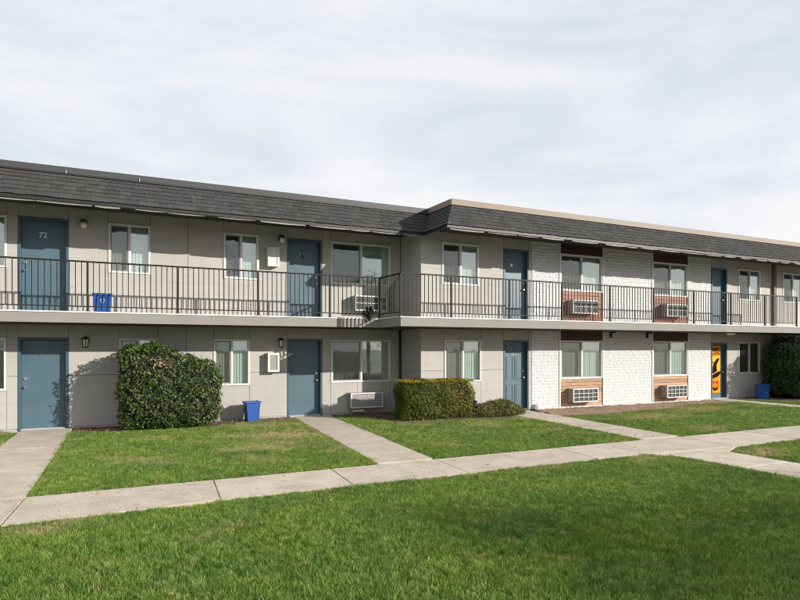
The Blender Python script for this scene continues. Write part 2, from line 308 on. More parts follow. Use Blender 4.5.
dirt([(-9, -0.5), (-9, 0.03), (-1.75, 0.03), (-1.75, -0.5)], 'sand')
dirt([(-0.56, -1.0), (-0.5, 0.03), (4.66, 0.03), (4.66, -0.55), (3.2, -0.75), (2.6, -1.25), (0.2, -1.25)], 'soil')
dirt([(5.8, -0.5), (5.8, 0.03), (8.1, 0.03), (8.1, -1.2), (10.35, -1.2), (10.35, -2.7), (9.0, -2.85), (6.6, -2.45), (6.5, -1.1)], 'soil')
dirt([(11.55, -2.6), (11.75, -1.2), (19.8, -1.2), (19.7, -2.6), (17.5, -2.5), (15, -3.1), (13, -3.3), (11.5, -3.2)], 'sand')
dirt([(20.6, -1.2), (31, -1.2), (31, -4.0), (21.5, -4.0), (21.0, -2.2), (20.5, -2.1)], 'soil')

walk = tag(empty('walkway'), kind='structure')
def slab(pts, joint=0.007, z=0.018):
    # each slab drawn in a little from its joints, chamfered rim
    c = Vector((sum(p[0] for p in pts)/len(pts), sum(p[1] for p in pts)/len(pts)))
    n = len(pts); P = [Vector(p) for p in pts]; ins = []
    def inset(d):
        r = []
        for i in range(n):
            a, b, q = P[i-1], P[i], P[(i+1) % n]
            e1 = (b-a).normalized(); e2 = (q-b).normalized(); n1 = Vector((-e1.y, e1.x)); n2 = Vector((-e2.y, e2.x))
            k = 1+n1.dot(n2); r.append(b+(n1+n2)*(d/max(k, .3)))
        return r
    A = inset(joint); B = inset(joint+0.005); b = MB(); dz = random.uniform(-.002, .002)
    b.v = [(p.x, p.y, -0.06) for p in A] + [(p.x, p.y, z-0.006+dz) for p in A] + [(p.x, p.y, z+dz) for p in B]
    b.f = [tuple(2*n+k for k in range(n))]
    for l in (0, 1):
        for k in range(n): b.f.append((l*n+k, l*n+(k+1) % n, (l+1)*n+(k+1) % n, (l+1)*n+k))
    return b.build('concrete_slab', 'concrete', walk)
def strip(l0, l1, ys, n0=1):
    # walkway running away from the building between two slanted edges, cut at ys
    def xa(line, y): (xa0, ya0), (xb0, yb0) = line; return xa0+(xb0-xa0)*(y-ya0)/(yb0-ya0)
    for a, b in zip(ys[:-1], ys[1:]): slab([(xa(l0, b), b), (xa(l1, b), b), (xa(l1, a), a), (xa(l0, a), a)])
L1a, L1b = ((-1.57, -.1), (-1.92, -7.18)), ((-0.53, -.1), (-0.81, -7.18))
L2a, L2b = ((4.70, -.1), (4.01, -7.10)), ((5.74, -.1), (5.04, -7.10))
L3a, L3b = ((10.40, -1.4), (9.88, -7.10)), ((11.50, -1.4), (10.99, -7.10))
L4a, L4b = ((19.78, -1.4), (19.2, -7.2)), ((20.62, -1.4), (20.2, -7.2))
strip(L1a, L1b, [-.1, -2.9, -5.2, -7.18]); strip(L2a, L2b, [-.1, -3.4, -7.10]); strip(L3a, L3b, [-1.4, -4.3, -7.10]); strip(L4a, L4b, [-1.4, -4.5, -7.2])
J = [(-1.92, -2.02), (-.81, -.92), (1.45, 1.34), (3.2, 3.1), (5.03, 4.95), (7.65, 7.50), (8.79, 8.55), (10.95, 10.80), (12.9, 12.8), (15, 14.9), (17.1, 17), (19.2, 19.1), (20.2, 20.1), (23, 22.9), (26, 25.9)]
J = [(-6, -6.1), (-4, -4.1)] + J
def yn(x): return -8.47 if x < 1 else (-8.37 if x < 8.6 else -8.52)
for (a, a2), (b, b2) in zip(J[:-1], J[1:]):
    yf = -7.17 if b < 12 else -7.2
    slab([(a2, yn(a2)), (b2, yn(b2)), (b, yf), (a, yf)])
slab([(8.93, -9.9), (10.12, -9.9), (10.12, -8.85), (10.35, -8.72), (10.8, -8.535), (8.55, -8.535), (8.85, -8.7), (8.93, -9.0)])
slab([(8.98, -12.4), (10.15, -12.4), (10.12, -9.9), (8.93, -9.9)]); slab([(9.0, -15), (10.18, -15), (10.15, -12.4), (8.98, -12.4)])
slab([(9.05, -19), (10.25, -19), (10.18, -15), (9.0, -15)])

# ------------------------------------------------------------------ the building
BLD = empty('apartment_building', (0, 0, 0), 'long two storey apartment block with grey siding, white brick piers and shingled mansard roof', 'building')

# openings: wing, x0, x1, z0, z1
LW = [(-2.98, -1.84, .92, 2.10), (.44, 1.32, .90, 2.10), (2.64, 3.56, .90, 2.10), (5.81, 7.65, .90, 2.10)]
LU = [(-2.98, -1.83, 3.66, 4.83), (.21, 1.14, 3.66, 4.85), (2.89, 3.79, 3.66, 4.85), (5.81, 7.65, 3.66, 4.85)]
RW = [(8.73, 9.97, .90, 2.10), (21.5, 22.8, .90, 2.10)]
RU = [(8.65, 9.89, 3.66, 4.85), (21.5, 22.8, 3.66, 4.84), (24.2, 25.5, 3.66, 4.84)]
DL = [(-1.62, -.62, 0, 2.11), (4.57, 5.56, 0, 2.11)]; DU = [(-1.62, -.62, ZT, 4.84), (4.57, 5.56, ZT, 4.84)]
DR = [(10.77, 11.70, 0, 2.10), (19.98, 20.86, 0, 2.06)]; DRU = [(10.77, 11.70, ZT, 4.82), (19.98, 20.86, ZT, 4.80)]
BR = [(11.80, 12.86), (14.74, 16.92), (18.78, 19.95)]      # painted brick piers
BAY = [(12.86, 14.74), (16.92, 18.78)]                     # window bays with planks

core = MB()
def siding(Y, xa, xb, za, zb, openings, extra=()):
    global core
    """4 ft sheets: cut at every opening edge, sheets never wider than 1.25 m"""
    xs = {xa, xb}
    for o in openings: xs |= {o[0], o[1]}
    xs |= set(extra); xs = sorted(x for x in xs if xa <= x <= xb); full = []
    for a, b in zip(xs[:-1], xs[1:]):
        if b-a < .02: continue
        n = max(1, math.ceil((b-a)/1.30)); full += [(a+(b-a)*k/n, a+(b-a)*(k+1)/n) for k in range(n)]
    for a, b in full:
        zz = {za, zb}; cut = []
        for o in openings:
            if o[0] < b-.001 and o[1] > a+.001: cut.append(o); zz |= {max(za, o[2]), min(zb, o[3])}
        if not cut and za < 1: zz.add(1.235)
        zz = sorted(zz)
        for c, d in zip(zz[:-1], zz[1:]):
            if any(o[2] <= c+.001 and o[3] >= d-.001 for o in cut) or d-c < .01: continue
            g = .0035
            MB().box(a+g, b-g, Y, Y+.022, c+g, d-g if d < zb-.01 else d-.001).build('siding_panel', 'siding', BLD, bevel=.003)
            core.box(a-.0005, b+.0005, Y+.024, Y+.16, c, d)
    core.build('wall', 'core', BLD); core = MB()
siding(YL, BX0, XS-.03, 0.045, ZB, LW+DL, (-1.22*5, 7.4)); siding(YL, BX0, XS-.03, ZT, ZE, LU+DU, (-6.1, 7.4))
siding(YR, XS, 11.80, 0.045, ZB, RW+DR); siding(YR, XS, 11.80, ZT, ZE, RU+DRU)
siding(YR, 19.95, BX1, 0.045, ZB, RW+DR); siding(YR, 19.95, BX1, ZT, ZE, RU+DRU)
for z0, z1 in ((0.045, 1.235), (1.235, ZB), (ZT, ZE)):      # return wall of the step
    MB().box(XS-.024, XS-.002, YR+.001, YL-.002, z0+.003, z1-.001).build('siding_panel', 'siding', BLD, bevel=.003)
    MB().box(XS, XS+.12, YR+.17, YL+.16, z0, z1).build('wall', 'core', BLD)
MB().box(XS-.03, XS-.001, YR-.008, YR-.001, .05, ZB-.002).box(XS-.03, XS-.001, YR-.008, YR-.001, ZT+.001, 5.08).build('corner_trim', 'siding', BLD)
MB().box(BX0, XS-.02, .005, .16, -.1, .043).box(XS, BX1, YR+.005, YR+.16, -.1, .043).box(XS-.018, XS+.1, YR+.16, .005, -.1, .043).build('foundation', 'threshold', BLD)
MB().box(BX0, BX1, .7, .75, 0, ZE).box(BX0, XS-.2, .16, .7, -.02, .02).box(XS, BX1, YR+.16, .7, -.02, .02).box(BX1, BX1+.1, YR, 9, 0, ZE).box(BX0-.1, BX0, 0, 9, 0, ZE).build('interior_wall', 'interior', BLD)

# painted rough brick piers
mort = MB(); bricks = MB()
def brick_wall(xa, xb, za, zb, Y):
    MB().box(xa, xb, Y-.012, Y+.16, za, zb).build('mortar_bed', 'mortar', BLD)
    ch, bl = .098, .30; nr = max(1, round((zb-za)/ch)); ch = (zb-za)/nr
    for r_ in range(nr):
        x = xa - (bl/2 if r_ % 2 else 0); z0 = za+r_*ch+.0025; z1 = za+(r_+1)*ch-.0025
        while x < xb-.02:
            bl = random.uniform(.16, .36); a = max(x, xa)+.0025; b = min(x+bl, xb)-.0025; x += bl
            if b-a < .04: continue
            p = random.uniform(.0145, .019); i = len(bricks.v); nx = 4
            ja = lambda: random.uniform(-.008, .005)
            for k in range(nx+1):
                xx = a+(b-a)*k/nx; e = k in (0, nx)
                bricks.v += [(xx, Y-.011, z0), (xx, Y-p+(.008 if e else 0)+ja(), z0+.012+random.uniform(-.004, .004)), (xx, Y-p-.004+(.006 if e else 0)+ja(), (z0+z1)/2), (xx, Y-p+(.008 if e else 0)+ja(), z1-.012+random.uniform(-.004, .004)), (xx, Y-.011, z1)]
            for k in range(nx):
                for q in range(4): s = i+k*5+q; bricks.f.append((s, s+5, s+6, s+1))
            bricks.f += [(i, i+1, i+2, i+3, i+4), tuple(i+nx*5+q for q in (4, 3, 2, 1, 0))]
for xa, xb in BR:
    brick_wall(xa, xb, .03, ZB-.002, YR); brick_wall(xa, xb, ZT+.001, ZE-.002, YR)
o = bricks.build('brick', 'brick', BLD); o['kind'] = 'stuff'; o['label'] = 'rough white painted brick courses of the piers'
kerb = MB()
for xa, xb in BR+BAY: kerb.box(xa+.002, xb-.002, YR-.06, YR+.15, -.08, .028)
kerb.build('foundation', 'edge', BLD)

def window(x0, x1, z0, z1, Y, left='dark', right='v_teal', screen='L', mull=.5, depth=.05, fw=.048):
    f = MB(); yo, yi = Y-.02, Y+depth
    f.box(x0, x1, yo, yi, z0, z0+fw); f.box(x0, x1, yo, yi, z1-fw, z1); f.box(x0, x0+fw, yo, yi, z0+fw, z1-fw); f.box(x1-fw, x1, yo, yi, z0+fw, z1-fw)
    xm = x0+(x1-x0)*mull; f.box(xm-.028, xm+.028, yo+.006, yi, z0+fw, z1-fw)
    w = f.build('window', 'trim', BLD, bevel=.004)
    s = MB(); t = .028; a, b = xm-.026, x1-fw                         # inner sash of the sliding half
    a0, b0 = (x0+fw, xm-.03)
    s.box(a0, b0, yo+.022, yi-.01, z0+fw, z0+fw+t); s.box(a0, b0, yo+.022, yi-.01, z1-fw-t, z1-fw); s.box(a0, a0+t, yo+.022, yi-.01, z0+fw+t, z1-fw-t); s.box(b0-t, b0, yo+.022, yi-.01, z0+fw+t, z1-fw-t)
    s.build('sash', 'trim', w)
    for side, kind, (pa, pb) in (('L', left, (x0+fw, xm-.028)), ('R', right, (xm+.028, x1-fw))):
        yg = Y+.02 if side == 'L' else Y+.030
        MB().box(pa+.001, pb-.001, yg, yg+.005, z0+fw, z1-fw).build('pane', 'glass', w)
        if screen == side:
            MB().quad((pa, Y-.002, z0+fw), (pb, Y-.002, z0+fw), (pb, Y-.002, z1-fw), (pa, Y-.002, z1-fw)).build('insect_screen', 'screen', w)
        yb = Y+.12
        if kind.startswith('v_'):
            b = MB(); x = pa-.03; 
            while x < pb+.02:
                j = random.uniform(-.002, .002); b.hexa([(x, yb-.014+j, z0), (x+.082, yb+j, z0), (x+.083, yb+.002+j, z0), (x+.001, yb-.012+j, z0), (x, yb-.014+j, z1), (x+.082, yb+j, z1), (x+.083, yb+.002+j, z1), (x+.001, yb-.012+j, z1)]); x += .074
            b.build('vertical_blind', 'blind_'+kind[2:], w)
        elif kind.startswith('h_'):
            b = MB(); z = z0
            while z < z1: b.hexa([(pa-.02, yb-.012, z), (pb+.02, yb-.012, z), (pb+.02, yb+.012, z+.012), (pa-.02, yb+.012, z+.012), (pa-.02, yb-.012, z+.002), (pb+.02, yb-.012, z+.002), (pb+.02, yb+.012, z+.014), (pa-.02, yb+.012, z+.014)]); z += .027
            b.build('horizontal_blind', 'blind_'+kind[2:], w)
        elif kind.startswith('c_'):
            b = MB(); n = 40; ph = random.random()*6
            for k in range(n+1):
                x = pa-.02+(pb-pa+.04)*k/n; y = yb+.02*math.sin(x*46+ph)+.008*math.sin(x*97); b.v += [(x, y, z0-.05), (x, y, z1+.05)]
            b.f = [(2*k, 2*k+2, 2*k+3, 2*k+1) for k in range(n)]
            b.build('curtain', 'blind_'+kind[2:], w, smooth=True)
    return w
window(*LW[0], YL, 'h_cream', 'h_cream', 'R'); window(*LW[1], YL, 'c_dark', 'v_cream', 'L'); window(*LW[2], YL, 'v_cream', 'v_teal', 'L'); window(*LW[3], YL, 'c_dark', 'v_cream', 'L')
window(*LU[0], YL, 'v_teal', 'v_teal', ''); window(*LU[1], YL, 'v_cream', 'v_teal', 'L'); window(*LU[2], YL, 'h_cream', 'v_teal', 'L'); window(*LU[3], YL, 'c_dark', 'v_teal', 'L')
window(*RW[0], YR, 'v_cream', 'v_teal', 'L'); window(*RW[1], YR, 'c_dark', 'c_dark', 'L')
window(*RU[0], YR, 'c_dark', 'v_teal', 'L'); window(*RU[1], YR, 'c_red', 'v_teal', 'L'); window(*RU[2], YR, 'c_dark', 'v_cream', 'L')

for i, (xa, xb) in enumerate(BAY):
    for up in (0, 1):
        zb, zt = (ZT, ZE) if up else (.03, ZB); w0 = zb+(1.0 if up else .86); w1 = zb+(2.17 if up else 2.08)
        t = MB(); e = .055                                           # white posts at both sides of the bay and the rail under the window
        t.box(xa+.003, xa+e, YR-.035, YR+.12, zb, zt-.002); t.box(xb-e, xb-.003, YR-.035, YR+.12, zb, zt-.002)
        t.build('bay_trim', 'trim', BLD, bevel=.004)
        MB().box(xa+e+.002, xb-e-.002, YR+.03, YR+.15, zb+.001, w0).build('backing_board', 'core', BLD); MB().box(xa+e+.002, xb-e-.002, YR+.03, YR+.15, w1, zt-.003).build('backing_board', 'core', BLD)
        MB().box(xa+e+.003, xb-e-.003, YR-.004, YR+.026, w1+.003, zt-.004).build('maroon_panel', 'maroon', BLD, bevel=.004)
        np_ = 8; z0 = zb+.01; h = (w0-z0)/np_
        for k in range(np_):
            cut = random.uniform(.25, .75) if random.random() < .5 else None
            segs = [(xa+e+.003, xb-e-.003)] if not cut else [(xa+e+.003, xa+(xb-xa)*cut-.002), (xa+(xb-xa)*cut+.002, xb-e-.003)]
            for a, b in segs:
                MB().box(a, b, YR-random.uniform(.0, .009), YR+.027, z0+k*h+.004, z0+(k+1)*h-.004).build('plank', 'plank_red' if up else 'plank', BLD, bevel=.003)
        window(xa+e+.003, xb-e-.003, w0+.003, w1-.003, YR, ('c_dark', 'v_cream')[i] if up else ('v_cream', 'v_cream')[i], 'v_teal', 'L', fw=.05)

def door(x0, x1, z0, z1, Y, num=None, dim=False, handle='L', panels=False, nx=None, nz=None, nsize=.14, rec=.125):
    fw = .055
    d = MB().box(x0+fw+.002, x1-fw-.002, Y+rec, Y+rec+.04, z0+.03, z1-fw-.003).build('door', 'door', BLD, bevel=.003)
    f = MB(); f.box(x0+.001, x0+fw, Y-.014, Y+rec+.06, z0, z1-fw); f.box(x1-fw, x1-.001, Y-.014, Y+rec+.06, z0, z1-fw); f.box(x0+.001, x1-.001, Y-.014, Y+rec+.06, z1-fw, z1-.001)
    f.build('door_frame', 'frame', d, bevel=.004)
    MB().box(x0+fw+.001, x1-fw-.001, Y-.05 if z0 < 1 else Y-.01, Y+rec+.05, z0-.02, z0+.025).build('threshold', 'threshold', d, bevel=.005)
    xh = x0+fw+.075 if handle == 'L' else x1-fw-.075
    for dz in (.98, 1.17):
        k = MB(); yk = Y+rec
        k.tube((xh, yk, z0+dz), (xh, yk-.012, z0+dz), .036, n=14)
        k.tube((xh, yk-.012, z0+dz), (xh, yk-.05, z0+dz), .014, n=10)
        if dz < 1: k.tube((xh, yk-.045, z0+dz), (xh, yk-.075, z0+dz), .030, .022, n=14)
        k.build('handle', 'steel', d, smooth=False)
    if panels:
        W_ = x1-x0-2*fw; a = x0+fw
        for c in (0, 1):
            pa = a+W_*(.13+.41*c); pb = pa+W_*.33
            for q0, q1 in ((.12, .78), (.90, 1.62), (1.72, 1.96)):
                r = MB(); yk = Y+rec-.001; e = .022
                for (u0, u1, v0, v1) in ((pa, pb, q0, q0+e), (pa, pb, q1-e, q1), (pa, pa+e, q0+e, q1-e), (pb-e, pb, q0+e, q1-e)): r.box(u0, u1, yk-.011, yk, z0+v0, z0+v1)
                r.box(pa+.045, pb-.045, yk-.007, yk, z0+q0+.045, z0+q1-.045)
                r.build('raised_panel', 'door', d, bevel=.004)
    if num: text_mesh('door_number', num, nsize, 'number_dim' if dim else 'number', d, (nx if nx else (x0+x1)/2-.02, Y+rec-.006, nz))
    return d
door(*DL[0], YL, '62', True, 'L', nz=1.72); door(*DL[1], YL, '61', True, 'R', nx=5.0, nz=1.73)
door(*DU[0], YL, '72', False, 'L', nz=4.46, nsize=.17); d71 = door(*DU[1], YL, '71', False, 'R', nx=5.0, nz=4.44, nsize=.15)
b = MB()                                                             # dark knocker over the number of the upper door
b.tube((5.02, .10, 4.58), (5.02, .115, 4.32), .013, n=8); b.tube((4.965, .11, 4.49), (5.08, .11, 4.36), .009, n=6); b.lathe((5.02, .1, 4.35), [(.002, -.03), (.02, -.015), (.02, .01), (.004, .025)], 10)
b.build('door_knocker', 'lampblack', d71)
d60 = door(*DR[0], YR, None, handle='R', panels=True); d70 = door(*DRU[0], YR, None, handle='R')
MB().box(11.10, 11.19, YR+.117, YR+.124, 4.31, 4.41).build('number_plate', 'number', d70, bevel=.003)
MB().box(11.13, 11.31, YR+.112, YR+.118, 1.635, 1.69).build('number_plate', 'number_dim', d60, bevel=.003)
d4 = door(*DR[1], YR, None, handle='R'); door(*DRU[1], YR, None, handle='R')

# balcony slab with its pale metal edge
sb = MB(); sb.prism([(BX0, -1.336), (6.69, -1.336), (6.69, -2.59), (BX1, -2.59), (BX1, .2), (BX0, .2)], ZB, ZT-.03)
sb.build('balcony_slab', 'conc_slab', BLD, bevel=.006)
MB().prism([(BX0, -1.35), (6.676, -1.35), (6.676, -2.604), (BX1, -2.604), (BX1, .21), (BX0, .21)], ZT-.029, ZT).build('slab_edge_strip', 'edge', BLD, bevel=.004)

MB().prism([(BX0, -1.27), (6.76, -1.27), (6.76, -2.53), (BX1, -2.53), (BX1, -1.26), (XS-.03, -1.26), (XS-.03, -.004), (BX0, -.004)], ZB-.006, ZB-.001).build('added_slab_shade_sheet', 'soffit', BLD)  # dark sheet added under the slab to cut bounce light on the wall
# roof ----------------------------------------------------------------
ROOFX = 7.93
zr0, zr1 = 5.02, 5.60
roof = MB()
roof.hexa([(BX0, -1.47, zr0-.02), (ROOFX+.03, -1.47, zr0-.02), (ROOFX+.03, -1.40, zr0-.02), (BX0, -1.40, zr0-.02), (BX0, -1.125, zr1), (ROOFX+.37, -1.125, zr1), (ROOFX+.37, -1.05, zr1), (BX0, -1.05, zr1)])
roof.hexa([(ROOFX+.03, -2.726, zr0-.02), (BX1, -2.726, zr0-.02), (BX1, -2.65, zr0-.02), (ROOFX+.10, -2.65, zr0-.02), (ROOFX+.375, -2.381, zr1+.003), (BX1, -2.381, zr1+.003), (BX1, -2.30, zr1+.003), (ROOFX+.45, -2.30, zr1+.003)])
roof.hexa([(ROOFX+.03, -2.724, zr0-.02), (ROOFX+.10, -2.651, zr0-.02), (ROOFX+.10, -1.3, zr0-.02), (ROOFX+.03, -1.3, zr0-.02), (ROOFX+.376, -2.379, zr1+.002), (ROOFX+.45, -2.301, zr1+.002), (ROOFX+.45, -.9, zr1+.002), (ROOFX+.376, -.9, zr1+.002)])
roof.box(BX0, XS+.3, -1.1, 7, 5.45, zr1-.004).box(XS+.301, BX1, -2.36, 7, 5.45, zr1-.004)
RF = roof.build('roof', 'deck', BLD)
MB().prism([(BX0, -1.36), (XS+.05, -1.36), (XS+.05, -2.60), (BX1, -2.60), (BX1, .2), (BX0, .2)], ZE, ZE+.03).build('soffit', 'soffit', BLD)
MB().box(BX0, ROOFX-.02, -1.495, -1.44, 4.93, 4.998).box(ROOFX, BX1, -2.750, -2.69, 4.93, 4.998).box(ROOFX, ROOFX+.03, -2.69, -1.44, 4.93, 4.998).build('drip_edge', 'drip', RF)
def sunlit_edge_strips(xa, xb, Y):      # sunlit board edge below the drip edge, shingle-shadow breaks shaped as gaps
    x = xa
    while x < xb-.3:
        L = random.uniform(.45, 1.15); b = MB(); n = 6; h0 = random.uniform(.018, .034); tl = random.uniform(-.008, .008)
        for k in range(n+1):
            u = k/n; xx = x+min(L, xb-x)*u; zz = 4.926-h0-.014*math.sin(math.pi*u)-tl*u; yy = Y+.01*math.sin(x*5)
            b.v += [(xx, yy, 4.929), (xx, yy-.006, zz), (xx, yy+.012, zz), (xx, yy+.02, 4.929)]
        for k in range(n):
            i = 4*k
            for q in range(4): b.f.append((i+q, i+(q+1) % 4, i+4+(q+1) % 4, i+4+q))
        b.f += [(3, 2, 1, 0), tuple(4*n+q for q in range(4))]
        b.build('sunlit_edge_strip', 'fascia', RF); x += L+random.choice((.02, .05, .12, .3))
sunlit_edge_strips(BX0, ROOFX-.05, -1.47); sunlit_edge_strips(ROOFX+.1, BX1, -2.725)
MB().box(BX0, ROOFX+.33, -1.185, -1.02, zr1+.001, 5.752).build('coping', 'cop_grey', RF, bevel=.01)
MB().box(ROOFX+.31, BX1, -2.446, -2.28, zr1+.004, 5.765).box(ROOFX+.31, ROOFX+.45, -2.28, 3, zr1+.004, 5.765).build('coping', 'cop_tan', RF, bevel=.008)
# parapet lap strip under the coping
MB().box(BX0, ROOFX+.26, -1.20, -1.19, 5.585, 5.62).build('flashing', 'drip', RF)
for x in (-.62, .83): MB().tube((x, -1.2, 5.61), (x, -1.205, 5.675), .007, n=6).build('coping_clip', 'white', RF)

# shingles: (bottom-left, along, up, outward normal)
SH = []
def shingle_face(P0, along, up, nrm, length, lo=lambda v: 0.0, hi=None):
    P0, along, up, nrm = map(Vector, (P0, along, up, nrm)); SL = .675; nc = 6; ex = SL/nc
    hi = hi or (lambda v: length)
    for c in range(nc):
        v0 = c*ex-(.022 if c == 0 else 0); v1 = (c+1)*ex+.02; u = -random.uniform(0, .3)
        while u < length:
            w = random.choice((.12, .16, .20, .26, .33)); th = random.choice((.004, .006, .010)); a, b = u+.0015, u+w-.0015; u += w
            drop = random.uniform(-.006, .006)
            a0, a1 = max(a, lo(v0)), max(a, lo(v1)); b0, b1 = min(b, hi(v0)), min(b, hi(v1))
            if b0-a0 < .01: continue
            if b1 < a1: b1 = a1+.001
            q = lambda uu, vv, h: P0+along*uu+up*vv+nrm*h
            SH.append([q(a0, v0+drop, .004), q(b0, v0+drop, .004), q(b1, v1, -.004), q(a1, v1, -.004), q(a0, v0+drop, .010+th), q(b0, v0+drop, .010+th), q(b1, v1, .002), q(a1, v1, .002)])
sn = .345/.675; cn = .58/.675
shingle_face((BX0, -1.50, zr0), (1, 0, 0), (0, sn, cn), (0, -cn, sn), ROOFX+.25-BX0)
hip = lambda v: max(0, v)*sn
shingle_face((ROOFX, -2.756, zr0), (1, 0, 0), (0, sn, cn), (0, -cn, sn), BX1-ROOFX, lo=hip)
L_ = 2.756-1.0
shingle_face((ROOFX, -1.0, zr0), (0, -1, 0), (sn, 0, cn), (-cn, 0, sn), L_, hi=lambda v: L_-max(0, v)*sn)
cp = Vector(cam.location); 
def key(s):
    c = sum(s, Vector())/8; return (s[1]-s[0]).length/((c-cp).length**1.5)
F_ = Vector((math.sin(R(26.2)), math.cos(R(26.2)), 0)); Rr = Vector((F_.y, -F_.x, 0))
def inview(c):
    d = c-cp; z = d.dot(F_); return z > 1 and -.69 < d.dot(Rr)/z < .70
vis = sorted([s for s in SH if inview(sum(s, Vector())/8)], key=key, reverse=True); ids = {id(s) for s in vis[:285]}
rest = MB()
for s in SH:
    if id(s) in ids: MB().hexa(s).build('shingle', 'shingle', RF)
    else: rest.hexa(s)
# hip caps on the corner
for k in range(5):
    v = k*.135; p = Vector((ROOFX+v*sn, -2.756+v*sn, zr0+v*cn)); q = Vector((ROOFX+(v+.15)*sn, -2.756+(v+.15)*sn, zr0+(v+.15)*cn))
    al = Vector((1, 0, 0)); be = Vector((0, 1, 0)); o1 = Vector((-.02, -.02, 0)); w = .11
    m1 = MB(); a, b_, c_ = p+o1+al*w+Vector((0, -.004, 0)), p+o1*1.2, p+o1+be*w+Vector((-.004, 0, 0)); d_, e_, f_ = q+al*w+Vector((0, -.006, 0)), q+o1*.3, q+be*w+Vector((-.006, 0, 0))
    m1.quad(b_, a, d_, e_); m1.quad(c_, b_, e_, f_); m1.quad(a, b_, b_-o1, a-Vector((0, -.02, 0))); m1.build('hip_shingle', 'shingle', RF)
o = rest.build('shingle', 'shingle', RF); o['kind'] = 'stuff'

b = MB(); b.tube((-1.97, 0, .36), (-1.97, -.09, .36), .013, n=8).tube((-1.97, -.08, .36), (-1.97, -.13, .29), .013, n=8).tube((-1.97, -.07, .36), (-1.97, -.07, .42), .006, n=6).tube((-1.97, -.07, .415), (-1.97, -.07, .428), .03, n=10)
b.build('faucet', 'rail', BLD)
# small fixed parts of the building
MB().tube((XS-.075, -.06, 0.1), (XS-.075, -.06, ZB), .032, n=10).build('downspout', 'pipe', BLD, smooth=True)
MB().box(23.50, 23.66, YR-.1, YR-.002, ZT+.002, ZE-.002).box(23.50, 23.66, YR-.1, YR-.002, .04, ZB-.002).build('pilaster', 'post', BLD, bevel=.01)
for x in (15.0, 16.66):
    b = MB(); b.box(x-.035, x+.035, YR-.25, YR-.05, ZB-.05, ZB-.002); b.box(x-.03, x+.03, YR-.09, YR-.04, ZB-.20, ZB-.05); b.build('slab_bracket', 'rail', BLD, bevel=.006)

# ------------------------------------------------------------------ railings
def rail_run(name, p0, p1, posts, label, group=None, endposts=True, skip_last=False):
    p0 = Vector(p0); p1 = Vector(p1); L = (p1-p0).length; d = (p1-p0)/L; ang = math.atan2(d.y, d.x)
    root = empty(name, (p0.x, p0.y, ZT), label, 'railing', group, rz=ang)
    H = 1.09
    MB().box(0, L, -.021, .021, H-.035, H).build('top_rail', 'rail', root, bevel=.004)
    MB().box(0, L, -.014, .014, .095, .118).build('bottom_rail', 'rail', root)
    pm = MB().box(-.022, .022, -.022, .022, 0, H-.036).mesh('post'); pm.materials.append(M_['rail'])
    for t in posts:
        o = link('post', pm, root); o.location = (t, 0, 0)
        MB().box(t-.05, t+.05, -.045, .045, -.002, .012).build('post_foot', 'rail', root)
    bm = MB().box(-.0085, .0085, -.0085, .0085, .118, H-.036).mesh('baluster'); bm.materials.append(M_['rail'])
    pts = sorted(posts)
    for a, b in zip(pts[:-1], pts[1:]):
        n = max(1, round((b-a)/.115))
        for k in range(1, n):
            o = link('baluster', bm, root); o.location = (a+(b-a)*k/n, 0, 0)
    return root
yl, yr, xr = -1.30, -2.555, 6.73
rail_run('balcony_railing', (-3.89, yl, 0), (xr-.022, yl, 0), [0, 1.84, 3.68, 5.52, 7.36, 9.20, xr+3.87], 'dark metal balcony railing along the recessed left wing, by the doors numbered 72 and 71')
rail_run('balcony_railing', (xr, yr+.022, 0), (xr, yl+.03, 0), [.30*0+.0, 1.21], 'short return of the balcony railing, turning inward at the step of the building')
rp = [0]+[1.46+1.84*k for k in range(9)]
rail_run('balcony_railing', (xr-.02, yr, 0), (xr+1.46+1.84*8+.02, yr, 0), rp, 'long dark metal balcony railing in front of the projecting wing with white brick piers')

# ------------------------------------------------------------------ air conditioners
def ac(x0, z0, w, h, Y, label, cols, rows, closed=False, dep=.26, group='air conditioners through the wall'):
    r = empty('air_conditioner', (x0, Y, z0), label, 'air conditioner', group)
    MB().box(0, w, -dep, .0, 0, h).build('housing', 'acgrey', r, bevel=.008)
    f = MB(); t = .03; y0, y1 = -dep-.035, -dep-.002
    f.box(-.006, w+.006, y0, y1, -.004, t); f.box(-.006, w+.006, y0, y1, h-t, h+.004); f.box(-.006, t, y0, y1, t, h-t); f.box(w-t, w+.006, y0, y1, t, h-t)
    f.build('front_frame', 'white', r, bevel=.004)
    if closed:
        MB().box(t+.002, w/2-.003, -dep-.02, -dep-.003, t+.002, h-t-.002).build('front_panel', 'acgrey', r, bevel=.004)
        MB().box(w/2+.003, w-t-.002, -dep-.02, -dep-.003, t+.002, h-t-.002).build('front_panel', 'acgrey', r, bevel=.004)
        MB().box(.08, .42, -dep+.02, -dep+.08, -.10, -.055).build('drain_bracket', 'white', r)
    else:
        MB().box(t+.001, w-t-.001, -dep-.006, -dep-.002, t+.001, h-t-.001).build('grille_recess', 'acdark', r)
        fin = MB(); z = t+.014
        while z < h-t-.01: fin.box(t+.002, w-t-.002, -dep-.013, -dep-.007, z, z+.006); z += .022
        fin.build('grille_louvres', 'acfin', r)
        g = MB(); iw, ih = w-2*t, h-2*t
        for k in range(1, cols): x = t+iw*k/cols; g.box(x-.008, x+.008, -dep-.03, -dep-.014, t, h-t)
        for k in range(1, rows):
            z = t+ih*k/rows
            for c in range(cols): g.box(t+iw*c/cols+.0085, t+iw*(c+1)/cols-.0085, -dep-.028, -dep-.014, z-.008, z+.008)
        g.build('grille_bars', 'white', r)
    return r
ac(6.30, .19, .98, .42, YL, 'plain closed metal air conditioner sleeve low on the wall left of the clipped golden hedge', 2, 1, True)
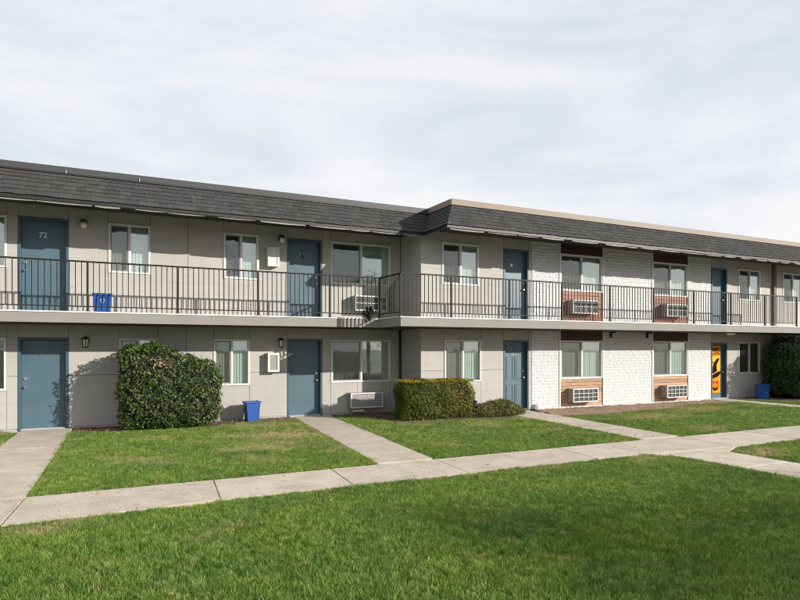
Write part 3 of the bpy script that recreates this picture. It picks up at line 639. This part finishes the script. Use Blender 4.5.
ac(6.42, 2.92, .98, .42, YL, 'air conditioner under the wide upstairs window of the left wing, behind the railing', 4, 2)
ac(13.20, .18, 1.02, .42, YR, 'downstairs air conditioner in the plank panel nearest the blue six panel door', 5, 3)
ac(17.36, .17, .98, .42, YR, 'downstairs air conditioner in the plank panel nearest the orange Halloween banner', 5, 3)
ac(13.20, 2.95, 1.02, .42, YR, 'upstairs air conditioner in the reddish plank panel at the left of the wide brick pier', 4, 2)
ac(17.36, 2.95, .98, .42, YR, 'upstairs air conditioner in the reddish plank panel at the right of the wide brick pier', 4, 2)

# ------------------------------------------------------------------ wall lamps and boxes
def globe_lamp(x, z, Y, label):
    r = empty('wall_lamp', (x, Y, z), label, 'wall lamp', 'porch lamps beside the doors')
    MB().tube((0, 0, .0), (0, -.03, .0), .075, n=16).box(-.055, .055, -.09, -.03, .03, .085).build('back_plate', 'lampblack', r, bevel=.003)
    MB().lathe((0, -.10, -.05), [(.01, -.075), (.05, -.06), (.07, -.02), (.068, .03), (.05, .065)], 16).build('globe', 'lampglass', r, smooth=True)
    MB().lathe((0, -.10, .02), [(.072, -.01), (.076, .02), (.05, .05), (.02, .06)], 16).build('cap', 'lampblack', r)
def lantern(x, z, Y, label):
    r = empty('wall_lamp', (x, Y, z), label, 'wall lamp', 'porch lamps beside the doors')
    MB().box(-.05, .05, -.02, 0, -.03, .11).box(-.012, .012, -.10, -.02, .075, .095).build('back_plate', 'lampblack', r, bevel=.003)
    MB().lathe((0, -.11, .0), [(.085, .055), (.06, .09), (.02, .115), (.008, .13)], 4).build('cap', 'lampblack', r)
    MB().lathe((0, -.11, .0), [(.045, -.115), (.062, .05)], 4).build('lantern_glass', 'lampglass', r)
    f = MB()
    for k in range(4):
        t = math.pi/2*k; f.tube((.05*math.cos(t), -.11+.05*math.sin(t), -.12), (.068*math.cos(t), -.11+.068*math.sin(t), .055), .009, n=5)
    f.lathe((0, -.11, -.125), [(.03, -.02), (.055, 0), (.055, .012)], 4); f.build('lantern_frame', 'lampblack', r)
globe_lamp(-.31, 4.78, YL, 'round frosted porch lamp on the wall right of the upstairs door numbered 72')
lantern(-.27, 2.02, YL, 'black lantern on the wall right of the downstairs door by the big laurel bush')
globe_lamp(4.40, 4.80, YL, 'dark round porch lamp on the wall left of the upstairs door numbered 71')
lantern(4.38, 2.02, YL, 'black lantern on the wall above the white box beside the middle downstairs door')
r = empty('ceiling_lamp', (20.15, -1.9, ZB-.001), 'small flush lamp under the balcony near the door with the orange banner', 'lamp')
MB().lathe((0, 0, 0), [(.09, -.08), (.14, -.05), (.15, -.015)], 16).build('diffuser', 'lampglass', r, smooth=True); MB().lathe((0, 0, 0), [(.16, -.015), (.16, 0)], 16).build('mount_ring', 'white', r)
for x, z, lb in ((4.0, 1.24, 'white meter box with open grey front on the wall left of the middle downstairs door'), (4.0, 4.03, 'narrow white meter box on the upstairs wall left of the door numbered 71')):
    r = empty('meter_box', (x, YL, z), lb, 'meter box', 'white meter boxes')
    MB().box(0, .30, -.16, 0, 0, .50).build('housing', 'white', r, bevel=.006)
    f = MB(); f.box(-.006, .306, -.185, -.162, -.004, .05).box(-.006, .306, -.185, -.162, .44, .504).box(-.006, .05, -.185, -.162, .05, .44).box(.25, .306, -.185, -.162, .05, .44); f.build('door_rim', 'white', r, bevel=.003)
    MB().box(.052, .248, -.17, -.163, .052, .438).build('cover_plate', 'acgrey' if z < 2 else 'white', r)

# ------------------------------------------------------------------ bins
def bin_(loc, w, dpt, h, label, rz=0, arrows=True, mat_='blue', tap=.82):
    r = empty('recycling_bin', loc, label, 'bin', 'blue recycling bins', rz=rz)
    a, b = w/2, dpt/2; b0, b1 = a*tap, b*tap; t = .008; m = MB()
    ring = lambda x, y, z: [(-x, -y, z), (x, -y, z), (x, y, z), (-x, y, z)]
    L = ring(b0, b1, 0)+ring(a, b, h)+ring(a-t, b-t, h)+ring(b0-t, b1-t, t)
    m.v = L; m.f = [(3, 2, 1, 0), (12, 13, 14, 15)]
    for l in range(3):
        for k in range(4): m.f.append((4*l+k, 4*l+(k+1) % 4, 4*l+4+(k+1) % 4, 4*l+4+k))
    m.build('bin_body', mat_, r, bevel=.006)
    e = .018; q = MB(); zz0, zz1 = h-.045, h-.0
    q.box(-a-e, a+e, -b-e, -b-.001, zz0, zz1).box(-a-e, a+e, b+.001, b+e, zz0, zz1).box(-a-e, -a-.001, -b, b, zz0, zz1).box(a+.001, a+e, -b, b, zz0, zz1)
    q.build('rim', mat_, r, bevel=.004)
    if arrows:   # three chasing arrows
        g = MB(); cz = h*.60; yy = -(b1+(b-b1)*.6)-.006; rr = h*.13
        for k in range(3):
            t0 = R(90+120*k); 
            def pt(rad, an): return (rad*math.cos(an), yy-.001*0, cz+rad*math.sin(an))
            i0, i1 = t0+R(10), t0+R(75)
            g.quad(pt(rr*.62, i0), pt(rr, i0), pt(rr, i1), pt(rr*.62, i1)); h0 = pt(rr*.4, i1); h1 = pt(rr*1.22, i1); h2 = pt(rr*.80, i1+R(35)); n = len(g.v); g.v += [h0, h1, h2]; g.f.append((n, n+1, n+2))
        g.build('recycling_symbol', 'white_print', r)
    return r
bin_((.08, -.98, ZT), .37, .30, .42, 'blue recycling bin with a pale arrows symbol on the balcony right of door 72')
bin_((3.52, -.42, .01), .36, .30, .50, 'blue recycling bin on the soil below the window left of the middle downstairs door', rz=.1, arrows=False)
bin_((22.0, -1.85, .01), .40, .32, .52, 'blue plastic bin on the ground at the far right, before the dark hedge', arrows=False, tap=.9)

# ------------------------------------------------------------------ Halloween banner (flat print hung on the far downstairs door)
bx0, bx1, bz0, bz1 = 20.02, 20.62, .22, 1.93; yb = YR+.105
bn = empty('halloween_banner', ((bx0+bx1)/2, yb, bz0), 'orange and yellow Halloween banner with hat and grinning pumpkin on the far downstairs door', 'banner')
w, h = (bx1-bx0)/2, bz1-bz0
def rip(x, z): return -.004*math.sin(x*21)-.003*math.sin(z*7)
def sheetq(name, pts, m, off):
    b = MB(); b.v = [(x, rip(x, z)-off, z) for x, z in pts]; b.f = [tuple(range(len(pts)))]; return b.build(name, m, bn)
b = MB(); nx, nz = 12, 24
for i in range(nx+1):
    for j in range(nz+1): x = -w+2*w*i/nx; z = h*j/nz; b.v.append((x, rip(x, z), z))
b.f = [(i*(nz+1)+j, (i+1)*(nz+1)+j, (i+1)*(nz+1)+j+1, i*(nz+1)+j+1) for i in range(nx) for j in range(nz)]
b.build('cloth', 'yellow', bn, smooth=True)
sheetq('orange_field', [(-w+.01, .01), (w-.01, .01), (w-.01, .66), (.05, .60), (-w+.01, .52)], 'orange', .012)
sheetq('orange_field', [(-w+.01, h-.34), (w-.01, h-.34), (w-.01, h-.01), (-w+.01, h-.01)], 'orange', .012)
import math as _m
sheetq('pumpkin', [(.0+.25*_m.cos(t*_m.pi/12)*(1+.04*_m.cos(t*1.57)), .33+.25*_m.sin(t*_m.pi/12)) for t in range(24)], 'pumpkin', .016)
sheetq('hat_brim', [(-w+.01, .52), (-.12, .66), (.1, .76), (w-.02, .80), (w-.01, .70), (.16, .60), (-.08, .54), (-w+.01, .44)], 'pblack', .020)
sheetq('hat_cone', [(-.2, .68), (.10, .80), (.06, 1.02), (.24, 1.26), (.14, 1.28), (-.04, 1.12), (-.12, .90)], 'pblack', .020)
sheetq('bat', [(-.28, 1.16), (-.2, 1.10), (-.16, 1.16), (-.1, 1.14), (-.16, 1.05), (-.22, 1.06)], 'pblack', .020)
sheetq('pumpkin_eye', [(-.14, .36), (-.04, .36), (-.08, .44)], 'pblack', .021); sheetq('pumpkin_eye', [(.04, .36), (.14, .36), (.08, .44)], 'pblack', .021)
sheetq('pumpkin_mouth', [(-.2, .28), (-.12, .2), (-.07, .22), (-.02, .16), (.04, .2), (.09, .18), (.2, .30), (.1, .10), (-.1, .09)], 'pblack', .021)
text_mesh('banner_lettering', 'HAPPY', .15, 'pblack', bn, (0, -.03, h-.11), depth=.001); text_mesh('banner_lettering', 'HALLOWEEN', .15, 'pblack', bn, (0, -.03, h-.27), depth=.001, squash=.62)

# ------------------------------------------------------------------ vegetation
def leaves(pts, nrm, size, name, m, parent, asp=.55, jit=.9, fold=.15, kind='stuff', up=0.0):
    """one folded two-triangle-pair leaf per point, numpy built"""
    n = len(pts); nrm = nrm+rng.normal(0, jit, (n, 3)); nrm[:, 2] += up; nrm /= np.linalg.norm(nrm, axis=1, keepdims=True)
    a = rng.normal(0, 1, (n, 3)); t = np.cross(nrm, a); t /= np.linalg.norm(t, axis=1, keepdims=True); s = np.cross(nrm, t)
    L = size*rng.uniform(.65, 1.35, (n, 1)); w = L*asp*.5
    base = pts-t*L*.5; tip = pts+t*L*.5; l = pts+s*w+nrm*L*fold; r_ = pts-s*w+nrm*L*fold
    V = np.stack([base, r_, tip, l], 1).reshape(-1, 3)
    me = bpy.data.meshes.new(name); me.vertices.add(4*n); me.vertices.foreach_set('co', V.ravel())
    me.loops.add(6*n); me.polygons.add(2*n)
    i = np.arange(n)[:, None]*4; idx = np.concatenate([i+0, i+1, i+2, i+0, i+2, i+3], 1).ravel()
    me.loops.foreach_set('vertex_index', idx.astype(np.int32)); me.polygons.foreach_set('loop_start', (np.arange(2*n)*3).astype(np.int32)); me.polygons.foreach_set('loop_total', np.full(2*n, 3, np.int32))
    me.update(calc_edges=True); me.validate(); me.materials.append(M_[m]); return link(name, me, parent)
def shape_pts(n, lobes, box_p=4.0, inner=.22):
    """points near the skin of superellipsoid lobes (cx,cy,cz,rx,ry,rz,p), those inside another lobe dropped"""
    P = []; Q = []; A = np.array([l[3]*l[4]+l[4]*l[5]+l[3]*l[5] for l in lobes]); A /= A.sum()
    for li, l in enumerate(lobes):
        k = int(n*A[li]*1.25); d = rng.normal(0, 1, (k, 3)); c = np.array(l[:3]); r_ = np.array(l[3:6]); p = l[6]
        # sample directions in cube space for boxy lobes
        d /= np.abs(d).max(axis=1, keepdims=True) if p > 5 else np.linalg.norm(d, axis=1, keepdims=True)
        rad = (np.abs(d)**p).sum(1)**(1/p); q = d/rad[:, None]
        lump = 1+.05*np.sin(q[:, 0]*5*r_[0]*2+li)+.045*np.sin(q[:, 2]*r_[2]*9+q[:, 0]*r_[0]*7)+.03*np.sin(q[:, 1]*r_[1]*11+2*q[:, 2])
        dep = 1-inner*rng.random(k)**2.2+rng.normal(0, .012, k)
        x = c+q*r_*(lump*dep)[:, None]; g = np.sign(q)*np.abs(q)**(p-1)/r_; g /= np.linalg.norm(g, axis=1, keepdims=True)
        keep = np.ones(k, bool)
        for lj, o in enumerate(lobes):
            if lj == li: continue
            e = (np.abs((x-np.array(o[:3]))/np.array(o[3:6]))**o[6]).sum(1); keep &= e > .75
        keep &= x[:, 2] > .03; P.append(x[keep]); Q.append(g[keep])
    return np.concatenate(P), np.concatenate(Q)
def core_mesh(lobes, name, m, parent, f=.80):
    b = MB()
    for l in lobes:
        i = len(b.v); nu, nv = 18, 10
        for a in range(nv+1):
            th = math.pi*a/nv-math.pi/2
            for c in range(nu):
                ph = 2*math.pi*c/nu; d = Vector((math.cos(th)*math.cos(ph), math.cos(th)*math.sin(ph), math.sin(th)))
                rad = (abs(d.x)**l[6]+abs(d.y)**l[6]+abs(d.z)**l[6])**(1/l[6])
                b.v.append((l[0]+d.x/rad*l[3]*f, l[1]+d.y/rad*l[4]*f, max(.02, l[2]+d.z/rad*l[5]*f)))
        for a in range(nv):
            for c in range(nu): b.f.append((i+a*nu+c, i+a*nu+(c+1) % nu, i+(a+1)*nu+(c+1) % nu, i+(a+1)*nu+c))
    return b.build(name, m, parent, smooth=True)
def stems(parent, xs, ys, n, h, r=.018):
    b = MB()
    for _ in range(n):
        x, y = random.uniform(*xs), random.uniform(*ys); b.tube((x, y, -.03), (x+random.uniform(-.15, .15), y+random.uniform(-.1, .1), h), r, r*.6, n=6)
    return b.build('stem', 'twig', parent)
# big laurel by door 62
r = empty('laurel_bush', (1.55, -.76, 0), 'big two humped glossy green laurel bush in front of the left wing window', 'bush')
lob = [(-.44, 0, 1.0, .70, .60, .93, 5), (.27, .0, .83, .80, .56, .80, 4.2), (-.06, -.02, .50, 1.0, .56, .48, 4)]
P, Q = shape_pts(34000, lob, inner=.42)
hol = np.sin(P[:, 0]*11+1.3*np.sin(P[:, 2]*7))*np.sin(P[:, 2]*12+P[:, 1]*5)+.5*np.sin(P[:, 0]*23+P[:, 2]*19); ok = ~((hol > .62) & (rng.random(len(P)) < .8)); P, Q = P[ok], Q[ok]
leaves(P, Q, .068, 'foliage', 'laurel', r, jit=.95, asp=.5); core_mesh(lob, 'twigs', 'twig', r, .83)
k = rng.choice(len(P), 260); T = P[k]+Q[k]*rng.uniform(.02, .09, (260, 1)); T = np.concatenate([T+rng.normal(0, .018, T.shape) for _ in range(4)]); leaves(T, np.tile(Q[k], (4, 1)), .065, 'young_shoots', 'laurel', r, jit=.9); stems(r, (-.7, .8), (-.3, .3), 9, .5)
dp = rng.normal(0, 1, (60, 3))*np.array([.09, .02, .06])+np.array([-.27, -.60, 1.52]); leaves(dp, np.tile([0, -1., 0.2], (60, 1)), .06, 'dead_leaves', 'litter', r)
# golden privet hedge
r = empty('privet_hedge', (8.05, -1.95, 0), 'low box clipped golden green hedge below the window next to the step', 'hedge')
lob = [(0, .05, .50, 1.02, .42, .515, 9.0)]
P, Q = shape_pts(30000, lob, inner=.16); leaves(P, Q, .038, 'foliage', 'gold', r, jit=.8, asp=.6); core_mesh(lob, 'twigs', 'twig', r, .86); stems(r, (-.9, .9), (-.25, .25), 10, .3)
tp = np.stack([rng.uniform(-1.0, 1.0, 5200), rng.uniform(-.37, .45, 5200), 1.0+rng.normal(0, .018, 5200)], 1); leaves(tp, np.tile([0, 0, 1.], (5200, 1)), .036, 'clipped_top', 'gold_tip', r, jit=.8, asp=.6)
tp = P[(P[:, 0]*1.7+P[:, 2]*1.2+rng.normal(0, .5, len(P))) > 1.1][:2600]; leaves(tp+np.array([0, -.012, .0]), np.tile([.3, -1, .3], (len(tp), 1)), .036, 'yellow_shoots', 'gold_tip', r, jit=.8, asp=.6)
# low juniper shrub
r = empty('low_shrub', (9.85, -2.15, 0), 'low sprawling brownish green shrub between the golden hedge and the six panel door', 'shrub')
lob = [(.12, 0, .16, .58, .36, .26, 2.2), (-.45, .02, .12, .42, .32, .2, 2.2), (.50, .0, .1, .4, .32, .16, 2.2)]
P, Q = shape_pts(9000, lob, inner=.5); P = P*(1+rng.normal(0, .05, (len(P), 1))); leaves(P, Q, .10, 'foliage', 'juniper', r, jit=.8, asp=.12, up=.0)
b = MB()
for k in range(90):
    a_ = random.uniform(0, 6.28); q_ = random.uniform(.1, 1); x_, y_ = .55*q_*math.cos(a_)+.05, .3*q_*math.sin(a_); b.tube((x_*.6, y_*.6, .05), (x_*1.25, y_*1.25, random.uniform(.22, .44)-.12*q_), .006, .002, 4)
b.build('spiky_shoots', 'juniper', r); stems(r, (-.5, .5), (-.2, .2), 14, .22, .008)
# hedge at the right end
r = empty('dark_hedge', (24.35, -2.3, 0), 'tall dark evergreen hedge at the right edge, reaching up to the balcony', 'hedge')
lob = [(0, 0, 1.08, 1.75, .95, 1.12, 5.5)]
P, Q = shape_pts(26000, lob, inner=.16); leaves(P, Q, .075, 'foliage', 'darkhedge', r, jit=.9); core_mesh(lob, 'twigs', 'twig', r, .84); stems(r, (-1.2, 1.2), (-.5, .5), 12, .6)
# withered black plant hanging by the railing corner
r = empty('withered_plant', (6.36, -1.40, 2.66), 'small black withered plant caught on the railing near its inner corner', 'plant')
b = MB(); b.tube((-.03, 0, .0), (.0, .0, .22), .012, .006, 6); b.tube((0, 0, .1), (-.14, -.01, .16), .008, .004, 5); b.tube((0, 0, .14), (.08, 0, .30), .008, .004, 5); b.tube((0, 0, .14), (-.07, 0, .30), .008, .004, 5); b.build('stem', 'wilted', r)
P = np.concatenate([rng.normal(0, 1, (k, 3))*np.array(s)*.8+np.array(c)*.85 for k, s, c in ((110, (.05, .03, .05), (-.10, 0, .14)), (120, (.055, .03, .06), (.05, 0, .18)), (90, (.04, .03, .06), (.0, 0, .05)), (30, (.015, .02, .04), (-.07, 0, .28)), (30, (.02, .02, .04), (.06, 0, .28)))])
leaves(P, np.tile([0, -1., 0], (len(P), 1)), .06, 'foliage', 'wilted', r, jit=.6)
# trees standing across the lawn behind the photographer (they shade the near grass)
def tree(loc, h, cr, cz, n, label):
    r = empty('shade_tree', loc, label, 'tree'); b = MB(); b.tube((0, 0, -.1), (.05, 0, cz*.75), .16, .10, 10); b.build('trunk', 'bark', r)
    l = MB()
    for k in range(9):
        t = k*2.4; l.tube((.04, 0, cz*.5+k*.14), (cr*.7*math.cos(t), cr*.7*math.sin(t), cz+random.uniform(-.3, 1.0)), .06, .015, 6)
    l.build('limb', 'bark', r)
    cl = []
    for k in range(46):
        d = rng.normal(0, 1, 3); d /= np.linalg.norm(d); cl.append(np.array([0, 0, cz+.3])+d*np.array([cr, cr, (h-cz)])*rng.uniform(.4, 1)**.6)
    P = np.concatenate([c+rng.normal(0, .34, (n//46, 3)) for c in cl]); leaves(P, np.tile([0, 0, 1.], (len(P), 1)), .15, 'crown', 'treeleaf', r, jit=1.2)
tree((18.3, -26.0, 0), 6.9, 2.7, 5.3, 5600, 'broadleaf tree across the lawn behind the photographer, nearest to the walkway')
tree((21.6, -25.2, 0), 6.3, 2.3, 5.0, 3500, 'smaller broadleaf tree standing beside the one nearest the walkway')
for i, (tx, ty, th_, lb) in enumerate(((-8, -62, 8.5, 'farthest left'), (6, -66, 7.2, 'second from the left'), (19, -60, 9, 'third from the left'), (38, -64, 7.5, 'third from the right'), (56, -60, 9.5, 'second from the right'), (78, -62, 8, 'farthest right'))):
    tree((tx, ty, 0), th_, 3.8, th_*.6, 2400, 'tree of the row far behind the photographer, '+lb)

# little things on the ground
r = empty('garden_pot', (9.42, -1.75, .01), 'small navy plastic pot standing behind the low shrub', 'pot')
MB().lathe((0, 0, 0), [(.09, 0), (.12, .24), (.135, .245), (.135, .29), (.115, .29), (.1, .26)], 14).build('pot_body', 'bluedark', r)
MB().tube((-.02, 0, .22), (.02, -.02, .40), .07, .05, 10).build('pot_lining', 'bluedark', r)
b = MB(); b.lathe((0, 0, 0), [(.05, 0), (.14, .03), (.13, .09), (.06, .14), (.01, .15)], 9, sq=(1, .7))
for i, v in enumerate(b.v): b.v[i] = (v[0]+random.uniform(-.02, .02), v[1]+random.uniform(-.02, .02), v[2]+random.uniform(-.012, .012))
tag(b.build('stone', 'rock', None, loc=(11.70, -1.52, .02)), 'small grey stone at the foot of the white brick pier beside the six panel door', 'stone')

# leaf litter and clods on the beds
def litter(n, rect, size=.035):
    p = np.stack([rng.uniform(rect[0], rect[1], n), rng.uniform(rect[2], rect[3], n), rng.uniform(.015, .035, n)], 1); return p
LP = np.concatenate([litter(900, (-.5, 4.6, -.95, -.03)), litter(350, (5.9, 8, -1.1, -.05)), litter(500, (6.6, 10.3, -2.9, -1.4)), litter(1500, (11.7, 19.6, -3.5, -1.35)), litter(300, (-3.5, -1.8, -.5, -.03)), litter(40, (-1, 9, -8.4, -7.2)), litter(30, (9.9, 11, -7, -2)), litter(60, (-.4, 4.5, -7, -.8))+[0, 0, .03], litter(40, (5.6, 10, -7, -2.6))+[0, 0, .03], litter(18, (-3, 8, -12, -8.5))+[0, 0, .035]])
o = leaves(LP, np.tile([0, 0, 1.], (len(LP), 1)), .04, 'leaf_litter', 'litter', None, jit=.35); tag(o, 'scattered dry brown leaves and bark chips on the beds by the walls', 'leaf litter', kind='stuff')

# ------------------------------------------------------------------ grass: tufts instanced on points
def poly_in(x, y, pts):
    c = np.zeros(len(x), bool)
    for i in range(len(pts)):
        xa, ya = pts[i]; xb, yb = pts[i-1]
        if ya == yb: continue
        c ^= ((ya > y) != (yb > y)) & (x < (xb-xa)*(y-ya)/(yb-ya)+xa)
    return c
def xl(line, y): (xa, ya), (xb, yb) = line; return xa+(xb-xa)*(y-ya)/(yb-ya)
lawns = [
    [(-8, -.45), (xl(L1a, -.45), -.45), (xl(L1a, -7.15), -7.15), (-8, -7.15)],
    [(xl(L1b, -.95), -.95), (.2, -1.2), (2.5, -1.25), (3.2, -.75), (xl(L2a, -.55), -.55), (xl(L2a, -7.13), -7.13), (xl(L1b, -7.15), -7.15)],
    [(xl(L2b, -.5), -.5), (6.45, -1.0), (6.6, -2.4), (9.0, -2.8), (xl(L3a, -2.6), -2.6), (xl(L3a, -7.13), -7.13), (xl(L2b, -7.13), -7.13)],
    [(xl(L3b, -3.2), -3.2), (13, -3.25), (15, -3.05), (17.5, -2.45), (xl(L4a, -2.5), -2.5), (xl(L4a, -7.15), -7.15), (xl(L3b, -7.13), -7.13)],
    [(xl(L4b, -2.0), -2.0), (20.6, -2.1), (21.2, -2.3), (21.6, -4.0), (31, -4.0), (31, -7.15), (xl(L4b, -7.15), -7.15)],
    [(-7, -8.46), (1.2, -8.46), (1.3, -8.38), (8.55, -8.38), (8.83, -8.7), (8.93, -9.0), (8.93, -9.9), (9.0, -15), (-7, -15)],
    [(10.16, -8.9), (10.4, -8.75), (10.85, -8.56), (28, -8.56), (28, -17), (10.2, -17)]]
A0 = (-7, 28, -17, -.4); NT = 720000
x = rng.uniform(A0[0], A0[1], NT); y = rng.uniform(A0[2], A0[3], NT)
dx, dy = x-0, y+15.94; dep = dx*math.sin(R(26.2))+dy*math.cos(R(26.2)); lat = dx*math.cos(R(26.2))-dy*math.sin(R(26.2))
dist = np.hypot(dx, dy)
keep = (dep > 1.5) & (np.abs(lat/np.maximum(dep, .1)) < .80) & (dep > 2.8)
dens = np.clip((9.0/np.maximum(dist, 1))**1.15, .2, 1.0); keep &= rng.random(NT) < dens
ins = np.zeros(NT, bool)
for l in lawns: ins |= poly_in(x+rng.normal(0, .018, NT), y+rng.normal(0, .018, NT), l)
keep &= ins
# thin, patchy turf near the beds and where it is worn
f = np.sin(x*1.9+1.3*np.sin(y*1.1))*np.sin(y*2.3+np.sin(x*1.7)) + .5*np.sin(x*5.3+y*4.1)
bare = ((y > -3.2) & (f > .55)) | ((np.hypot(x-3.6, (y+2.6)*1.3) < 1.1) & (f > .2)) | ((np.hypot(x-10.6, y+9.0) < .7) & (f > -.5))
dry = np.clip(f*.6-.25, 0, .45)*np.where(y > -7, .8, .12)
for bx, by, br, ba in ((3.6, -3.2, 1.2, .9), (2.9, -4.6, .9, .7), (4.2, -5.4, .5, .8), (3.6, -1.4, .9, .7), (-.55, -3.6, .25, .9), (-.6, -2.0, .25, .7), (.6, -5.0, .35, .8), (8.6, -3.6, .8, .6), (10.2, -3.0, .5, .8), (9.0, -5.2, .5, .5), (10.6, -9.1, .6, .95),
                       (12.6, -6.6, .7, .6), (13.6, -4.2, 1.2, .8), (16.5, -3.4, 1.2, .8), (6.9, -2.9, .5, .8), (8.2, -8.7, .35, .7), (6.3, -8.6, .3, .6), (-.3, -8.7, .4, .7), (1.2, -9.6, .25, .4), (4.4, -10.2, .2, .4)):
    dd = np.hypot(x-bx+.25*np.sin(y*7+bx), (y-by)*1.6+.2*np.sin(x*9)); dry = np.maximum(dry, ba*np.clip(1.35-dd/br, 0, 1))
edge = np.minimum(np.abs(y+7.2), np.abs(y+8.42)); dry = np.maximum(dry, np.where(edge < .10, .45*(np.sin(x*3.1)+np.sin(x*7.7+1) > .4), 0))
dry = np.where(rng.random(NT) < .35+dry*.6, dry, dry*.4)+np.where(rng.random(NT) < .02, .5, 0); dry = np.clip(dry, 0, .95)
keep &= ~((dry > .5) & (rng.random(NT) < .45)); keep &= ~(bare & (rng.random(NT) < .3))
x, y, dist, dry = x[keep], y[keep], dist[keep], dry[keep]
for (jx0, jy0), (jx1, jy1), k in (((1.45, -7.17), (1.34, -8.47), 34), ((-.81, -7.17), (-.92, -8.47), 12), ((7.65, -7.17), (7.5, -8.37), 10)):   # grass in the joints
    u = rng.random(k); x = np.append(x, jx0+(jx1-jx0)*u+rng.normal(0, .008, k)); y = np.append(y, jy0+(jy1-jy0)*u); dist = np.append(dist, np.full(k, 8.)); dry = np.append(dry, np.full(k, .4)); n = len(x); print('tufts', n)
me = bpy.data.meshes.new('grass'); me.vertices.add(n); me.vertices.foreach_set('co', np.stack([x, y, np.full(n, -.012)], 1).ravel())
a = me.attributes.new('rot', 'FLOAT_VECTOR', 'POINT'); a.data.foreach_set('vector', np.stack([rng.normal(0, .13, n), rng.normal(0, .13, n), rng.uniform(0, 6.283, n)], 1).ravel())
sc = rng.uniform(.62, 1.12, n)*(1+.12*np.sin(x*2.1+y)*np.sin(y*1.7)); sc *= np.clip(.85+dist*.02, 1, 1.35)*(1-.3*dry)
a = me.attributes.new('dry', 'FLOAT', 'POINT'); a.data.foreach_set('value', dry)
a = me.attributes.new('scl', 'FLOAT', 'POINT'); a.data.foreach_set('value', sc)
go = link('grass', me); tag(go, 'short mown green lawn grass on both sides of the walkways', 'grass', kind='stuff')
TC = bpy.data.collections.new('tufts')
for v in range(6):
    b = MB(); nb = 22
    for k in range(nb):
        r0 = .05*math.sqrt(random.random()); t = random.uniform(0, 6.28); px, py = r0*math.cos(t), r0*math.sin(t)
        hh = random.uniform(.022, .062); ln = random.uniform(.1, .75)*hh; la = random.uniform(0, 6.28); wd = random.uniform(.0016, .0030); wa = random.uniform(0, 6.28)
        ux, uy = math.cos(wa)*wd, math.sin(wa)*wd; m1 = (px+math.cos(la)*ln*.3, py+math.sin(la)*ln*.3, hh*.6); tp_ = (px+math.cos(la)*ln, py+math.sin(la)*ln, hh)
        i = len(b.v); b.v += [(px-ux, py-uy, 0), (px+ux, py+uy, 0), (m1[0]-ux*.8, m1[1]-uy*.8, m1[2]), (m1[0]+ux*.8, m1[1]+uy*.8, m1[2]), tp_]
        b.f += [(i, i+1, i+3, i+2), (i+2, i+3, i+4)]
    tm = b.mesh('tuft'); tm.materials.append(M_['grass']); to = bpy.data.objects.new('tuft', tm); TC.objects.link(to)
ng = bpy.data.node_groups.new('grass_scatter', 'GeometryNodeTree'); ng.interface.new_socket('Geometry', in_out='INPUT', socket_type='NodeSocketGeometry'); ng.interface.new_socket('Geometry', in_out='OUTPUT', socket_type='NodeSocketGeometry')
gi = ng.nodes.new('NodeGroupInput'); gout = ng.nodes.new('NodeGroupOutput'); ip = ng.nodes.new('GeometryNodeInstanceOnPoints'); ci = ng.nodes.new('GeometryNodeCollectionInfo')
ci.inputs['Collection'].default_value = TC; ci.inputs['Separate Children'].default_value = True; ci.inputs['Reset Children'].default_value = True; ip.inputs['Pick Instance'].default_value = True
ar = ng.nodes.new('GeometryNodeInputNamedAttribute'); ar.data_type = 'FLOAT_VECTOR'; ar.inputs['Name'].default_value = 'rot'
as_ = ng.nodes.new('GeometryNodeInputNamedAttribute'); as_.data_type = 'FLOAT'; as_.inputs['Name'].default_value = 'scl'
ng.links.new(gi.outputs[0], ip.inputs['Points']); ng.links.new(ci.outputs[0], ip.inputs['Instance']); ng.links.new(ar.outputs[0], ip.inputs['Rotation']); ng.links.new(as_.outputs[0], ip.inputs['Scale']); ng.links.new(ip.outputs[0], gout.inputs[0])
md = go.modifiers.new('scatter', 'NODES'); md.node_group = ng
